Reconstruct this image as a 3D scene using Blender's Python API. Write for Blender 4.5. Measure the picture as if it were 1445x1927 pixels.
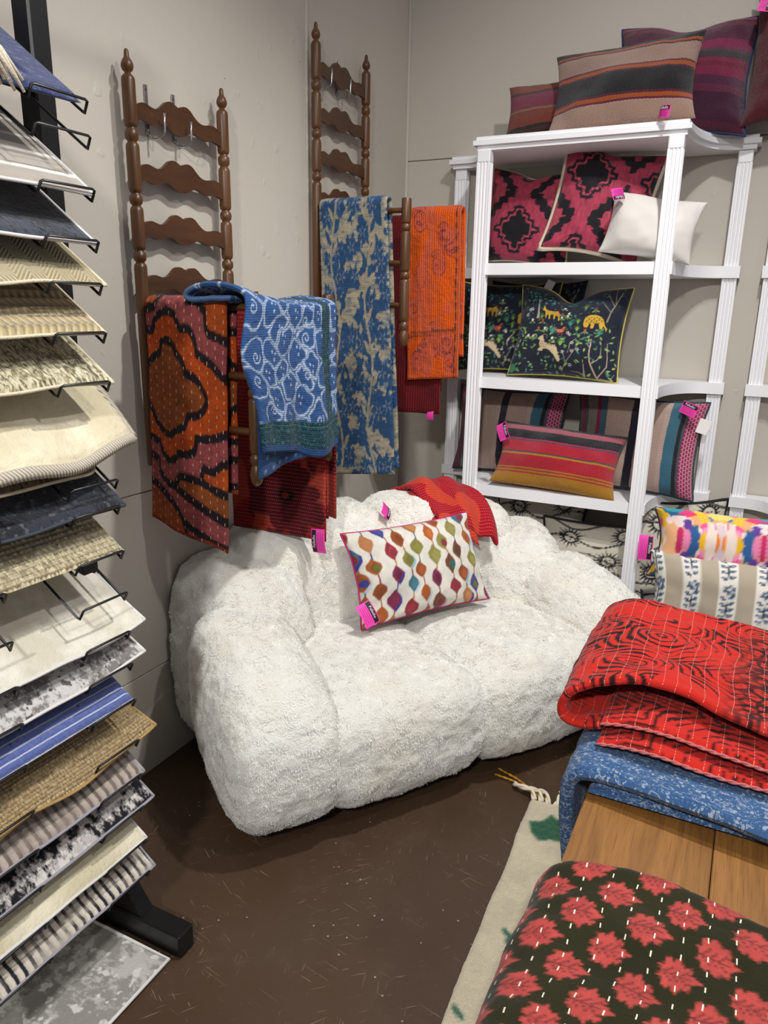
import bpy, math, random
import numpy as np
from mathutils import Matrix, Vector, Euler

for _o in list(bpy.data.objects):
    bpy.data.objects.remove(_o, do_unlink=True)
scene = bpy.context.scene
col = scene.collection
PI = math.pi

# ------------------------------------------------------------------ camera
PITCH, ROLL, YAW = math.radians(15.4), math.radians(1.0), math.radians(26.2)
CAM = Vector((1.632, -3.492, 1.5))
_f = Vector((-math.sin(YAW) * math.cos(PITCH), math.cos(YAW) * math.cos(PITCH), -math.sin(PITCH)))
_r = _f.cross(Vector((0, 0, 1))).normalized()
_u = _r.cross(_f)
_R = _r * math.cos(ROLL) + _u * math.sin(ROLL)
_U = _u * math.cos(ROLL) - _r * math.sin(ROLL)
cam_data = bpy.data.cameras.new('camera')
cam_data.sensor_fit = 'VERTICAL'
cam_data.sensor_height = 36.0
cam_data.lens = 25.99
cam_data.clip_start = 0.05
cam = bpy.data.objects.new('camera', cam_data)
col.objects.link(cam)
_m = Matrix((( _R.x, _U.x, -_f.x, CAM.x), (_R.y, _U.y, -_f.y, CAM.y), (_R.z, _U.z, -_f.z, CAM.z), (0, 0, 0, 1)))
cam.matrix_world = _m
scene.camera = cam

# ------------------------------------------------------------------ light
world = bpy.data.worlds.new('shop_ambient')
scene.world = world
world.use_nodes = True
world.node_tree.nodes['Background'].inputs[0].default_value = (0.98, 0.97, 1.0, 1)
world.node_tree.nodes['Background'].inputs[1].default_value = 0.34

def spot(name, loc, target, watts, size_deg, blend, radius, color=(1, 0.985, 0.96)):
    d = bpy.data.lights.new(name, 'SPOT')
    d.energy = watts
    d.spot_size = math.radians(size_deg)
    d.spot_blend = blend
    d.shadow_soft_size = radius
    d.color = color
    o = bpy.data.objects.new(name, d)
    col.objects.link(o)
    o.location = loc
    o.rotation_euler = (Vector(target) - Vector(loc)).to_track_quat('-Z', 'Y').to_euler()
    return o

spot('track_spot_key', (1.72, -1.72, 3.35), (0.85, -1.65, 0.2), 195, 106, 1.0, 0.05)
spot('track_spot_side', (2.75, -2.55, 3.35), (0.2, -2.75, 1.2), 80, 85, 0.9, 0.06)
spot('fill_spot_shelf', (1.75, -1.95, 3.35), (1.0, -0.15, 1.5), 85, 82, 0.9, 0.05)  # extra lamp, added to brighten the white shelves
spot('fill_spot_front', (1.9, -5.3, 3.15), (0.9, -1.6, 0.5), 310, 70, 0.9, 0.12)  # added fill from behind the camera, lifts the sofa's front face

scene.view_settings.view_transform = 'Standard'
scene.view_settings.look = 'None'
scene.view_settings.gamma = 1.0
scene.view_settings.use_curve_mapping = False
scene.view_settings.exposure = 0.07

# ------------------------------------------------------------------ helpers
def lin(c):
    c = np.asarray(c, float)
    return np.where(c <= 0.04045, c / 12.92, ((c + 0.055) / 1.055) ** 2.4)

def hexc(h):
    h = h.lstrip('#')
    return np.array([int(h[i:i + 2], 16) / 255 for i in (0, 2, 4)])

def L4(h):
    return tuple(lin(hexc(h))) + (1.0,)

def tag(o, label=None, cat=None, group=None, kind=None):
    if label: o['label'] = label
    if cat: o['category'] = cat
    if group: o['group'] = group
    if kind: o['kind'] = kind
    return o

def empty(name, loc=(0, 0, 0), rz=0.0, parent=None):
    o = bpy.data.objects.new(name, None)
    o.empty_display_size = 0.05
    col.objects.link(o)
    o.location = loc
    o.rotation_euler = (0, 0, rz)
    if parent: o.parent = parent
    return o

def copy_tree(o, parent=None):
    c = o.copy()
    col.objects.link(c)
    c.parent = parent
    for ch in list(o.children):
        copy_tree(ch, c)
    return c

def link(name, me, mat, parent=None, smooth=True):
    if mat is not None:
        for m in (mat if isinstance(mat, (list, tuple)) else [mat]):
            me.materials.append(m)
    if smooth:
        me.polygons.foreach_set('use_smooth', np.ones(len(me.polygons), dtype=bool))
    o = bpy.data.objects.new(name, me)
    col.objects.link(o)
    if parent: o.parent = parent
    return o

def npmesh(name, V, Q, uv=None, colr=None, midx=None):
    """mesh from numpy verts (n,3) and quads (m,4)"""
    V = np.asarray(V, np.float32); Q = np.asarray(Q, np.int32)
    me = bpy.data.meshes.new(name)
    me.vertices.add(len(V)); me.vertices.foreach_set('co', V.ravel())
    k = Q.shape[1]
    me.loops.add(Q.size); me.loops.foreach_set('vertex_index', Q.ravel())
    me.polygons.add(len(Q))
    me.polygons.foreach_set('loop_start', np.arange(0, Q.size, k, dtype=np.int32))
    me.polygons.foreach_set('loop_total', np.full(len(Q), k, dtype=np.int32))
    if midx is not None:
        me.polygons.foreach_set('material_index', np.asarray(midx, np.int32))
    if uv is not None:
        l = me.uv_layers.new(name='UVMap')
        l.data.foreach_set('uv', np.asarray(uv, np.float32)[Q.ravel()].ravel())
    if colr is not None:
        a = me.color_attributes.new('Col', 'FLOAT_COLOR', 'POINT')
        c4 = np.ones((len(V), 4), np.float32); c4[:, :3] = colr
        a.data.foreach_set('color', c4.ravel())
    me.update(calc_edges=True)
    me.validate()
    return me

def gridq(n, m, off=0, flip=False):
    i = np.arange(n - 1)[:, None]; j = np.arange(m - 1)[None, :]
    a = (i * m + j); q = np.stack([a, a + 1, a + m + 1, a + m], -1).reshape(-1, 4) + off
    return q[:, ::-1] if flip else q

class MB:
    """collects simple shapes into one mesh"""
    def __init__(s): s.v = []; s.f = []
    def add(s, vs, fs):
        o = len(s.v); s.v += [tuple(v) for v in vs]; s.f += [tuple(i + o for i in f) for f in fs]; return s
    def box(s, c, d, rot=None, bev=0.0):
        x, y, z = d[0] / 2, d[1] / 2, d[2] / 2
        if bev <= 0:
            vs = [(a * x, b * y, e * z) for a in (-1, 1) for b in (-1, 1) for e in (-1, 1)]
            fs = [(0, 1, 3, 2), (4, 6, 7, 5), (0, 4, 5, 1), (2, 3, 7, 6), (0, 2, 6, 4), (1, 5, 7, 3)]
        else:
            vs = []; fs = []
            idx = {}
            for a in (-1, 1):
                for b in (-1, 1):
                    for e in (-1, 1):
                        for k in range(3):
                            p = [a * x, b * y, e * z]
                            for q in range(3):
                                if q != k: p[q] -= (a, b, e)[q] * bev
                            idx[(a, b, e, k)] = len(vs); vs.append(p)
            for k in range(3):
                o1, o2 = [q for q in range(3) if q != k]
                for sg in (-1, 1):
                    loop = []
                    for (s1, s2) in ((-1, -1), (1, -1), (1, 1), (-1, 1)):
                        t = [0, 0, 0]; t[k] = sg; t[o1] = s1; t[o2] = s2
                        loop.append(idx[(t[0], t[1], t[2], k)])
                    fs.append(loop if (sg == 1) == (k != 1) else loop[::-1])
            for k in range(3):
                o1, o2 = [q for q in range(3) if q != k]
                for s1 in (-1, 1):
                    for s2 in (-1, 1):
                        l = []
                        for sg in (-1, 1):
                            t = [0, 0, 0]; t[k] = sg; t[o1] = s1; t[o2] = s2
                            l.append((idx[(*t, o1)], idx[(*t, o2)]))
                        fs.append((l[0][0], l[0][1], l[1][1], l[1][0]))
            for a in (-1, 1):
                for b in (-1, 1):
                    for e in (-1, 1):
                        fs.append(tuple(idx[(a, b, e, k)] for k in range(3)))
        out = []
        for v in vs:
            v = Vector(v)
            if rot is not None: v = rot @ v
            out.append((v.x + c[0], v.y + c[1], v.z + c[2]))
        return s.add(out, fs)
    def lathe(s, prof, base, n=20, axis='Z'):
        vs = []; fs = []
        for (h, r) in prof:
            for k in range(n):
                a = 2 * PI * k / n; x, y = r * math.cos(a), r * math.sin(a)
                p = (x, y, h) if axis == 'Z' else (h, x, y)
                vs.append((p[0] + base[0], p[1] + base[1], p[2] + base[2]))
        for i in range(len(prof) - 1):
            for k in range(n):
                k2 = (k + 1) % n
                fs.append((i * n + k, i * n + k2, (i + 1) * n + k2, (i + 1) * n + k))
        fs.append(tuple(range(n))[::-1]); fs.append(tuple((len(prof) - 1) * n + k for k in range(n)))
        return s.add(vs, fs)
    def tube(s, pts, r, n=8, closed=False):
        P = [Vector(p) for p in pts]; m = len(P)
        vs = []; fs = []; up = None
        for i in range(m):
            if closed: d = P[(i + 1) % m] - P[i - 1]
            else: d = P[min(i + 1, m - 1)] - P[max(i - 1, 0)]
            d = d.normalized() if d.length > 1e-9 else Vector((0, 0, 1))
            if up is None:
                up = Vector((0, 0, 1)) if abs(d.z) < 0.9 else Vector((1, 0, 0))
            a = d.cross(up).normalized(); up = a.cross(d).normalized()
            rr = r[i] if isinstance(r, (list, tuple)) else r
            for k in range(n):
                t = 2 * PI * k / n
                q = P[i] + a * (rr * math.cos(t)) + up * (rr * math.sin(t)); vs.append(q[:])
        for i in range(m if closed else m - 1):
            i2 = (i + 1) % m
            for k in range(n):
                k2 = (k + 1) % n
                fs.append((i * n + k, i * n + k2, i2 * n + k2, i2 * n + k))
        if not closed:
            fs.append(tuple(range(n))[::-1]); fs.append(tuple((m - 1) * n + k for k in range(n)))
        return s.add(vs, fs)
    def prism(s, poly, z0, z1, tf=None):
        n = len(poly)
        vs = [(x, y, z0) for x, y in poly] + [(x, y, z1) for x, y in poly]
        if tf: vs = [tf(v) for v in vs]
        fs = [tuple(range(n))[::-1], tuple(range(n, 2 * n))]
        fs += [(i, (i + 1) % n, n + (i + 1) % n, n + i) for i in range(n)]
        return s.add(vs, fs)
    def mesh(s, name):
        me = bpy.data.meshes.new(name)
        me.from_pydata(s.v, [], s.f); me.update(); me.validate()
        return me
    def build(s, name, mat, parent=None, smooth=False, auto=None):
        me = s.mesh(name)
        o = link(name, me, mat, parent, smooth=smooth or auto is not None)
        if auto is not None:
            me.set_sharp_from_angle(angle=math.radians(auto))
        return o

# ---- numpy noise
def _hash(ix, iy, iz, seed):
    h = (ix.astype(np.int64) * 374761393 + iy.astype(np.int64) * 668265263 + iz.astype(np.int64) * 1274126177 + seed * 974711) & 0xffffffff
    h = ((h ^ (h >> 13)) * 1274126177) & 0xffffffff
    h = ((h ^ (h >> 16)) * 2246822519) & 0xffffffff
    h = h ^ (h >> 15)
    return (h & 0xffffff) / float(0xffffff) * 2 - 1

def vnoise(x, y, z=None, seed=0):
    x = np.asarray(x, float); y = np.asarray(y, float)
    z = np.zeros_like(x) if z is None else np.asarray(z, float)
    ix, iy, iz = np.floor(x), np.floor(y), np.floor(z)
    fx, fy, fz = x - ix, y - iy, z - iz
    u, v, w = [t * t * t * (t * (t * 6 - 15) + 10) for t in (fx, fy, fz)]
    r = 0
    for a in (0, 1):
        for b in (0, 1):
            for c in (0, 1):
                r = r + _hash(ix + a, iy + b, iz + c, seed) * (u if a else 1 - u) * (v if b else 1 - v) * (w if c else 1 - w)
    return r

def fbm(x, y, z=None, seed=0, oct=3):
    r = 0; a = 1.0; t = 0
    for k in range(oct):
        f = 2 ** k
        r = r + a * vnoise(np.asarray(x) * f, np.asarray(y) * f, None if z is None else np.asarray(z) * f, seed + k * 17); t += a; a *= 0.5
    return r / t

# ---- pattern canvas (flat prints, evaluated per vertex)
class Canvas:
    def __init__(s, w, h, bg):
        s.w, s.h = w, h
        s.img = np.zeros((h, w, 3)); s.img[:] = hexc(bg) if isinstance(bg, str) else bg
        s.X, s.Y = np.meshgrid((np.arange(w) + .5) / w, (np.arange(h) + .5) / h)
        s.iso = 1.0
    def _win(s, x0, x1, y0, y1, pad):
        a = max(0, int((x0 - pad) * s.w)); b = min(s.w, int((x1 + pad) * s.w) + 2)
        c = max(0, int((y0 - pad) * s.h)); d = min(s.h, int((y1 + pad) * s.h) + 2)
        return (slice(c, d), slice(a, b)) if b > a and d > c else None
    def put(s, win, mask, c):
        c = hexc(c) if isinstance(c, str) else np.asarray(c)
        m = np.clip(mask, 0, 1)[..., None]
        s.img[win] = s.img[win] * (1 - m) + c * m
    def full(s, mask, c):
        s.put((slice(None), slice(None)), mask, c)
    def ell(s, cx, cy, rx, ry, ang, c, pointed=False):
        R = max(rx, ry)
        w = s._win(cx - R, cx + R, cy - R / s.iso, cy + R / s.iso, 3.0 / s.w)
        if w is None: return
        x = s.X[w] - cx; y = (s.Y[w] - cy) * s.iso
        ca, sa = math.cos(ang), math.sin(ang)
        a = x * ca + y * sa; b = -x * sa + y * ca
        if pointed:
            d = np.abs(b) / np.maximum(ry * (1 - np.clip(np.abs(a) / rx, 0, 1) ** 1.6), 1e-5)
            d = np.where(np.abs(a) > rx, 9, d)
        else:
            d = np.sqrt((a / rx) ** 2 + (b / ry) ** 2)
        e = 1.2 / (s.w * min(rx, ry))
        s.put(w, (1 - d) / e + .5, c)
    def poly(s, pts, c, soft=1.0):
        P = np.asarray(pts, float)
        w = s._win(P[:, 0].min(), P[:, 0].max(), P[:, 1].min(), P[:, 1].max(), 2.0 / s.w)
        if w is None: return
        x = s.X[w]; y = s.Y[w]
        ins = np.zeros(x.shape, bool); dist = np.full(x.shape, 9.0)
        n = len(P)
        for i in range(n):
            x0, y0 = P[i]; x1, y1 = P[(i + 1) % n]
            if y0 != y1:
                cnd = ((y0 > y) != (y1 > y)) & (x < (x1 - x0) * (y - y0) / (y1 - y0) + x0)
                ins ^= cnd
            dx, dy = x1 - x0, y1 - y0; L = dx * dx + dy * dy + 1e-12
            t = np.clip(((x - x0) * dx + (y - y0) * dy) / L, 0, 1)
            dist = np.minimum(dist, np.hypot(x - x0 - t * dx, y - y0 - t * dy))
        sd = np.where(ins, dist, -dist) * s.w
        s.put(w, sd / soft + .5, c)
    def line(s, pts, wd, c, taper=None):
        P = np.asarray(pts, float)
        w = s._win(P[:, 0].min(), P[:, 0].max(), P[:, 1].min(), P[:, 1].max(), wd + 2.0 / s.w)
        if w is None: return
        x = s.X[w]; y = s.Y[w]; m = np.zeros(x.shape)
        n = len(P) - 1
        for i in range(n):
            x0, y0 = P[i]; x1, y1 = P[i + 1]
            dx, dy = x1 - x0, y1 - y0; L = dx * dx + dy * dy + 1e-12
            t = np.clip(((x - x0) * dx + (y - y0) * dy) / L, 0, 1)
            hw = wd / 2 if taper is None else wd / 2 * (1 - (1 - taper) * (i + t) / n)
            m = np.maximum(m, (hw - np.hypot(x - x0 - t * dx, y - y0 - t * dy)) * s.w + .5)
        s.put(w, m, c)
    def sample(s, u, v):
        u = np.clip(np.asarray(u) * s.w - .5, 0, s.w - 1.001); v = np.clip(np.asarray(v) * s.h - .5, 0, s.h - 1.001)
        i = u.astype(int); j = v.astype(int); a = (u - i)[..., None]; b = (v - j)[..., None]
        I = s.img
        i2 = np.minimum(i + 1, s.w - 1); j2 = np.minimum(j + 1, s.h - 1)
        r = (I[j, i] * (1 - a) + I[j, i2] * a) * (1 - b) + (I[j2, i] * (1 - a) + I[j2, i2] * a) * b
        return lin(np.clip(r, 0, 1))

def worley(x, y, n, seed, asp=1.0, wx=1.0, wy=1.0):
    rs = np.random.RandomState(seed)
    k = int(math.sqrt(n))
    gx, gy = np.meshgrid(np.arange(k), np.arange(k))
    px = ((gx + .5 + .42 * (rs.rand(k, k) * 2 - 1) + .5 * (gy % 2)) / k).ravel() * wx
    py = ((gy + .5 + .38 * (rs.rand(k, k) * 2 - 1)) / k).ravel() * wy
    f1 = np.full(x.shape, 9.); f2 = np.full(x.shape, 9.); idx = np.zeros(x.shape, int)
    for i in range(len(px)):
        d = np.hypot(x - px[i], (y - py[i]) * asp)
        c = d < f1
        f2 = np.where(c, f1, np.minimum(f2, d)); idx = np.where(c, i, idx); f1 = np.where(c, d, f1)
    return f1, f2, idx, px, py

# ---- materials
class G:
    def __init__(s, name, rough=0.8, metal=0.0, spec=0.5, sheen=0.0):
        s.mat = bpy.data.materials.new(name); s.mat.use_nodes = True
        s.nt = s.mat.node_tree; s.nt.nodes.clear()
        s.out = s.nt.nodes.new('ShaderNodeOutputMaterial')
        s.b = s.nt.nodes.new('ShaderNodeBsdfPrincipled')
        s.nt.links.new(s.b.outputs[0], s.out.inputs[0])
        s.b.inputs['Roughness'].default_value = rough
        s.b.inputs['Metallic'].default_value = metal
        s.b.inputs['Specular IOR Level'].default_value = spec
        if sheen:
            s.b.inputs['Sheen Weight'].default_value = sheen
            s.b.inputs['Sheen Roughness'].default_value = 0.5
    def set(s, sock, v):
        if isinstance(v, bpy.types.NodeSocket): s.nt.links.new(v, sock)
        elif v is not None: sock.default_value = v
    def n(s, t, ins=None, **props):
        nd = s.nt.nodes.new(t)
        for k, v in props.items(): setattr(nd, k, v)
        for k, v in (ins or {}).items(): s.set(nd.inputs[k], v)
        return nd
    def m(s, op, a, b=None, c=None, clamp=False):
        nd = s.n('ShaderNodeMath', operation=op, use_clamp=clamp)
        s.set(nd.inputs[0], a)
        if b is not None: s.set(nd.inputs[1], b)
        if c is not None: s.set(nd.inputs[2], c)
        return nd.outputs[0]
    def mix(s, f, a, b, blend='MIX'):
        nd = s.n('ShaderNodeMix', data_type='RGBA', blend_type=blend)
        s.set(nd.inputs[0], f); s.set(nd.inputs[6], a); s.set(nd.inputs[7], b)
        return nd.outputs[2]
    def obj(s): return s.n('ShaderNodeTexCoord').outputs['Object']
    def uv(s): return s.n('ShaderNodeTexCoord').outputs['UV']
    def sep(s, v):
        nd = s.n('ShaderNodeSeparateXYZ'); s.set(nd.inputs[0], v); return nd.outputs
    def comb(s, x, y, z=0.0):
        nd = s.n('ShaderNodeCombineXYZ'); s.set(nd.inputs[0], x); s.set(nd.inputs[1], y); s.set(nd.inputs[2], z); return nd.outputs[0]
    def scale(s, v, sc, rot=None):
        nd = s.n('ShaderNodeMapping'); s.set(nd.inputs['Vector'], v); nd.inputs['Scale'].default_value = sc
        if rot: nd.inputs['Rotation'].default_value = rot
        return nd.outputs[0]
    def noise(s, v, sc, det=3.0, rough=0.5, dist=0.0):
        return s.n('ShaderNodeTexNoise', {'Vector': v, 'Scale': sc, 'Detail': det, 'Roughness': rough, 'Distortion': dist}).outputs['Fac']
    def voro(s, v, sc, feature='F1', out='Distance', rnd=1.0):
        return s.n('ShaderNodeTexVoronoi', {'Vector': v, 'Scale': sc, 'Randomness': rnd}, feature=feature).outputs[out]
    def ramp(s, f, stops, interp='LINEAR'):
        nd = s.n('ShaderNodeValToRGB'); s.set(nd.inputs[0], f)
        cr = nd.color_ramp; cr.interpolation = interp
        while len(cr.elements) < len(stops): cr.elements.new(1.0)
        for e, (p, c) in zip(cr.elements, stops):
            e.position = p; e.color = L4(c) if isinstance(c, str) else c
        return nd.outputs[0]
    def step(s, f, a, b):
        nd = s.n('ShaderNodeMapRange', {'Value': f, 'From Min': a, 'From Max': b}, interpolation_type='SMOOTHSTEP')
        return nd.outputs[0]
    def bump(s, h, strength=0.5, dist=0.005, normal=None):
        nd = s.n('ShaderNodeBump', {'Height': h, 'Strength': strength, 'Distance': dist})
        if normal is not None: s.set(nd.inputs['Normal'], normal)
        return nd.outputs[0]
    def fin(s, color=None, normal=None, rough=None):
        if color is not None: s.set(s.b.inputs['Base Color'], L4(color) if isinstance(color, str) else color)
        if normal is not None: s.set(s.b.inputs['Normal'], normal)
        if rough is not None: s.set(s.b.inputs['Roughness'], rough)
        return s.mat

def attr_col(g): return g.n('ShaderNodeVertexColor', layer_name='Col').outputs[0]

def stitches(g, base, sp, dl, width=0.0016, colr='#e8dccb', axis='v', duty=.55, wob=.25):
    """running stitch rows; returns colour, ripple height"""
    x, y, _ = g.sep(g.uv())
    a, b = (x, y) if axis == 'v' else (y, x)
    wv = g.noise(g.uv(), 9.0, 2.0)
    ra = g.m('ADD', g.m('DIVIDE', a, sp), g.m('MULTIPLY', g.m('SUBTRACT', wv, .5), wob))
    fr = g.m('FRACT', ra)
    dist = g.m('MULTIPLY', g.m('ABSOLUTE', g.m('SUBTRACT', fr, .5)), sp)
    ln = g.m('SUBTRACT', 1.0, g.step(dist, width * .35, width * .65))
    row = g.m('FLOOR', ra)
    ph = g.m('FRACT', g.m('ADD', g.m('DIVIDE', b, dl), g.m('MULTIPLY', row, .391)))
    dash = g.m('LESS_THAN', ph, duty)
    mask = g.m('MULTIPLY', ln, dash)
    rip = g.m('SINE', g.m('MULTIPLY', fr, PI))
    return g.mix(mask, base, L4(colr)), rip, fr

def cloth(name, base='attr', sp=None, dl=.012, width=.0016, scol='#e8dccb', axis='v', duty=.55, ripple=.5, weave=900., wstr=.25, rough=.95, sheen=.08, pucker=.5, wob=.25, pk=(60, 140, 60)):
    g = G(name, rough=rough, sheen=sheen, spec=.12)
    c = attr_col(g) if base == 'attr' else (L4(base) if isinstance(base, str) else base(g))
    uv = g.uv()
    fine = g.noise(uv, weave, 2.0)
    if not isinstance(c, bpy.types.NodeSocket):
        rgb = g.n('ShaderNodeRGB'); rgb.outputs[0].default_value = c; c = rgb.outputs[0]
    c = g.mix(.35, c, g.mix(1.0, c, g.ramp(fine, [(.25, '#8a8a8a'), (.75, '#ffffff')]), 'MULTIPLY'))
    h = g.m('MULTIPLY', fine, wstr * .35)
    if sp:
        c, rip, fr = stitches(g, c, sp, dl, width, scol, axis, duty, wob)
        pkn = g.noise(g.scale(uv, (pk[0], pk[1], 1) if axis == 'v' else (pk[1], pk[0], 1)), 1.0, 3.0)
        h = g.m('ADD', h, g.m('ADD', g.m('MULTIPLY', rip, ripple), g.m('MULTIPLY', pkn, pucker * 2)))
    n = g.bump(h, .7, .003)
    return g.fin(c, n)

def plain(name, colr, rough=.6, metal=0., spec=.5, bumps=None, var=None):
    g = G(name, rough=rough, metal=metal, spec=spec)
    c = L4(colr)
    o = g.obj()
    if var:
        c = g.mix(g.noise(o, var[0], 4.0), L4(colr), L4(var[1]))
    nrm = g.bump(g.noise(o, bumps[0], 3.0), bumps[1], bumps[2]) if bumps else None
    return g.fin(c, nrm)

# ---- slabs and pillows
def pnorm(P):
    du = np.gradient(P, axis=0); dv = np.gradient(P, axis=1)
    n = np.cross(du, dv); n /= np.linalg.norm(n, axis=-1, keepdims=True) + 1e-9
    return n

def slab(name, P, T, mat, parent=None, colf=None, uvs=None, edge=None, Tf=None, colb=None, pk=None):
    """closed slab around mid surface P[n,m,3] with rounded rim.  colf = colours [n,m,3]"""
    n, m, _ = P.shape
    N = pnorm(P)
    lu = np.concatenate([np.zeros((1, m)), np.cumsum(np.linalg.norm(np.diff(P, axis=0), axis=-1), 0)])
    lv = np.concatenate([np.zeros((n, 1)), np.cumsum(np.linalg.norm(np.diff(P, axis=1), axis=-1), 1)], 1)
    d = np.minimum(np.minimum(lu, lu[-1:] - lu), np.minimum(lv, lv[:, -1:] - lv))
    e = np.clip(d / (edge or T * .6), 0, 1)
    t = T / 2 * np.sqrt(np.clip(1 - (1 - e) ** 2, 0, 1))
    if Tf is not None: t = t * Tf
    if pk is not None:      # quilted puckers, (amp, across, along, seed)
        q_ = fbm(lu * pk[1], lv * pk[2], seed=pk[3], oct=3) + .5 * vnoise(lu * pk[1] * .35, lv * pk[2] * .35, seed=pk[3] + 5)
        P = P + N * (pk[0] * q_ * e)[..., None]
    A = P + N * t[..., None]; B = P - N * t[..., None]
    V = np.concatenate([A.reshape(-1, 3), B.reshape(-1, 3)])
    Q = np.concatenate([gridq(n, m), gridq(n, m, n * m, True)])
    if uvs is None:
        uvs = np.stack([lu, lv], -1)
    uv = np.concatenate([uvs.reshape(-1, 2)] * 2)
    c = None
    if colf is not None:
        cb = colf if colb is None else colb
        c = np.concatenate([colf.reshape(-1, 3), cb.reshape(-1, 3)])
    return link(name, npmesh(name, V, Q, uv, c), mat, parent)

def pillow(name, label, w, h, T, loc, mat, yaw=0., lean=0., roll=0., n=60, cv=None, mat_back=None, pinch=.095, seed=0, pipe=None, dent=0., group=None, cat='pillow', wrink=.0065, flop=(0, 0, 0, 0), nb=28, power=.42, T2=.8, sag=0.):
    def sheet(k, k2, sgn):
        u = np.sin(np.linspace(-1, 1, k) * PI / 2 * .92) / math.sin(PI / 2 * .92)
        v = np.sin(np.linspace(-1, 1, k2) * PI / 2 * .92) / math.sin(PI / 2 * .92)
        U, Vv = np.meshgrid(u, v, indexing='ij')
        return U, Vv
    def shape(U, Vv, sgn):
        x = w / 2 * U * (1 - pinch * (1 - Vv ** 2)); z = h / 2 * Vv * (1 - pinch * h / w * 1.2 * (1 - U ** 2))
        f = (np.clip((1 - U ** 2) * (1 - Vv ** 2), 0, 1)) ** power
        y = sgn * f * T * .58 * (1.0 if sgn < 0 else T2)
        # soft creases running in from the corners and seams
        nz = fbm(x * 9 + seed * 3.1, z * 9 + 5, seed=seed, oct=3)
        rim = np.clip(1 - f, 0, 1) * f * 4
        y = y + sgn * (-abs(wrink)) * (nz * (1 + 1.6 * rim)) * np.clip(f * 3, 0, 1)
        if dent:
            g = np.exp(-(U / .33) ** 2) * np.clip((Vv + .3) / 1.3, 0, 1) ** 2
            z = z - dent * g; y = y + sgn * f * dent * .35 * g
        # corner flops: tl, tr, br, bl move along y
        for a, (su, sv) in zip(flop, ((-1, 1), (1, 1), (1, -1), (-1, -1))):
            if a:
                y = y + a * np.clip(.5 + .5 * su * U, 0, 1) ** 3 * np.clip(.5 + .5 * sv * Vv, 0, 1) ** 3
        if sag:
            z = z - sag * (U ** 2) * (1 - .5 * (Vv + 1) / 2)
        y = y + .006 * vnoise(U * 1.7 + seed, Vv * 1.7, seed=seed + 9)
        return np.stack([x, y, z + h / 2], -1)
    kz = max(12, int(n * h / w)) if h < w else n
    Uf, Vf = sheet(n, kz, -1); F = shape(Uf, Vf, -1)
    Ub, Vb = sheet(nb, nb, 1); B = shape(Ub, Vb, 1)
    V = np.concatenate([F.reshape(-1, 3), B.reshape(-1, 3)])
    Q = np.concatenate([gridq(n, kz, 0, True)[:, ::-1], gridq(nb, nb, n * kz, True)])
    uvf = np.stack([(Uf + 1) / 2, (Vf + 1) / 2], -1); uvb = np.stack([(Ub + 1) / 2, (Vb + 1) / 2], -1)
    uv = np.concatenate([uvf.reshape(-1, 2), uvb.reshape(-1, 2)])
    c = None
    if cv is not None:
        cf = cv.sample(uvf[..., 0], uvf[..., 1]).reshape(-1, 3); cb = cv.sample(uvb[..., 0], uvb[..., 1]).reshape(-1, 3)
        c = np.concatenate([cf, cb])
    mi = np.concatenate([np.zeros((n - 1) * (kz - 1), int), np.ones((nb - 1) ** 2, int) if mat_back else np.zeros((nb - 1) ** 2, int)])
    me = npmesh(name, V, Q, uv, c, mi)
    o = link(name, me, [mat, mat_back] if mat_back else mat)
    M = Matrix.Rotation(yaw, 4, 'Z') @ Matrix.Rotation(-lean, 4, 'X') @ Matrix.Rotation(roll, 4, 'Y')
    M.translation = Vector(loc)
    o.matrix_world = M
    tag(o, label, cat, group)
    if pipe:
        pm, pr = pipe
        k = 26
        tt = np.linspace(-1, 1, k)
        U = np.concatenate([tt[:-1], np.ones(k - 1), tt[::-1][:-1], -np.ones(k - 1)])
        Vv = np.concatenate([-np.ones(k - 1), tt[:-1], np.ones(k - 1), tt[::-1][:-1]])
        R = shape(U, Vv, -1)
        b = MB().tube([tuple(p) for p in R], pr, 8, closed=True)
        b.build('piping', pm, o, smooth=True)
    return o
# ------------------------------------------------------------------ setting
def wall_mat():
    g = G('painted_wall', rough=.55, spec=.35)
    o = g.obj()
    big = g.noise(o, 1.3, 3.0)
    c = g.mix(big, L4('#bdb6aa'), L4('#c5beb3'))
    # small scuffs and nail holes
    v = g.voro(o, 5.5, rnd=1.0)
    c = g.mix(g.m('LESS_THAN', v, .012), c, L4('#4a433c'))
    fine = g.noise(o, 38.0, 5.0, .6)
    drip = g.noise(g.scale(o, (9, 9, 2.2)), 1.0, 4.0)
    blob = g.step(g.noise(o, 14.0, 2.0), .66, .74)
    h = g.m('ADD', g.m('MULTIPLY', fine, .35), g.m('ADD', g.m('MULTIPLY', drip, .6), g.m('MULTIPLY', blob, .5)))
    return g.fin(c, g.bump(h, .5, .004))
M_wall = wall_mat()

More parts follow.
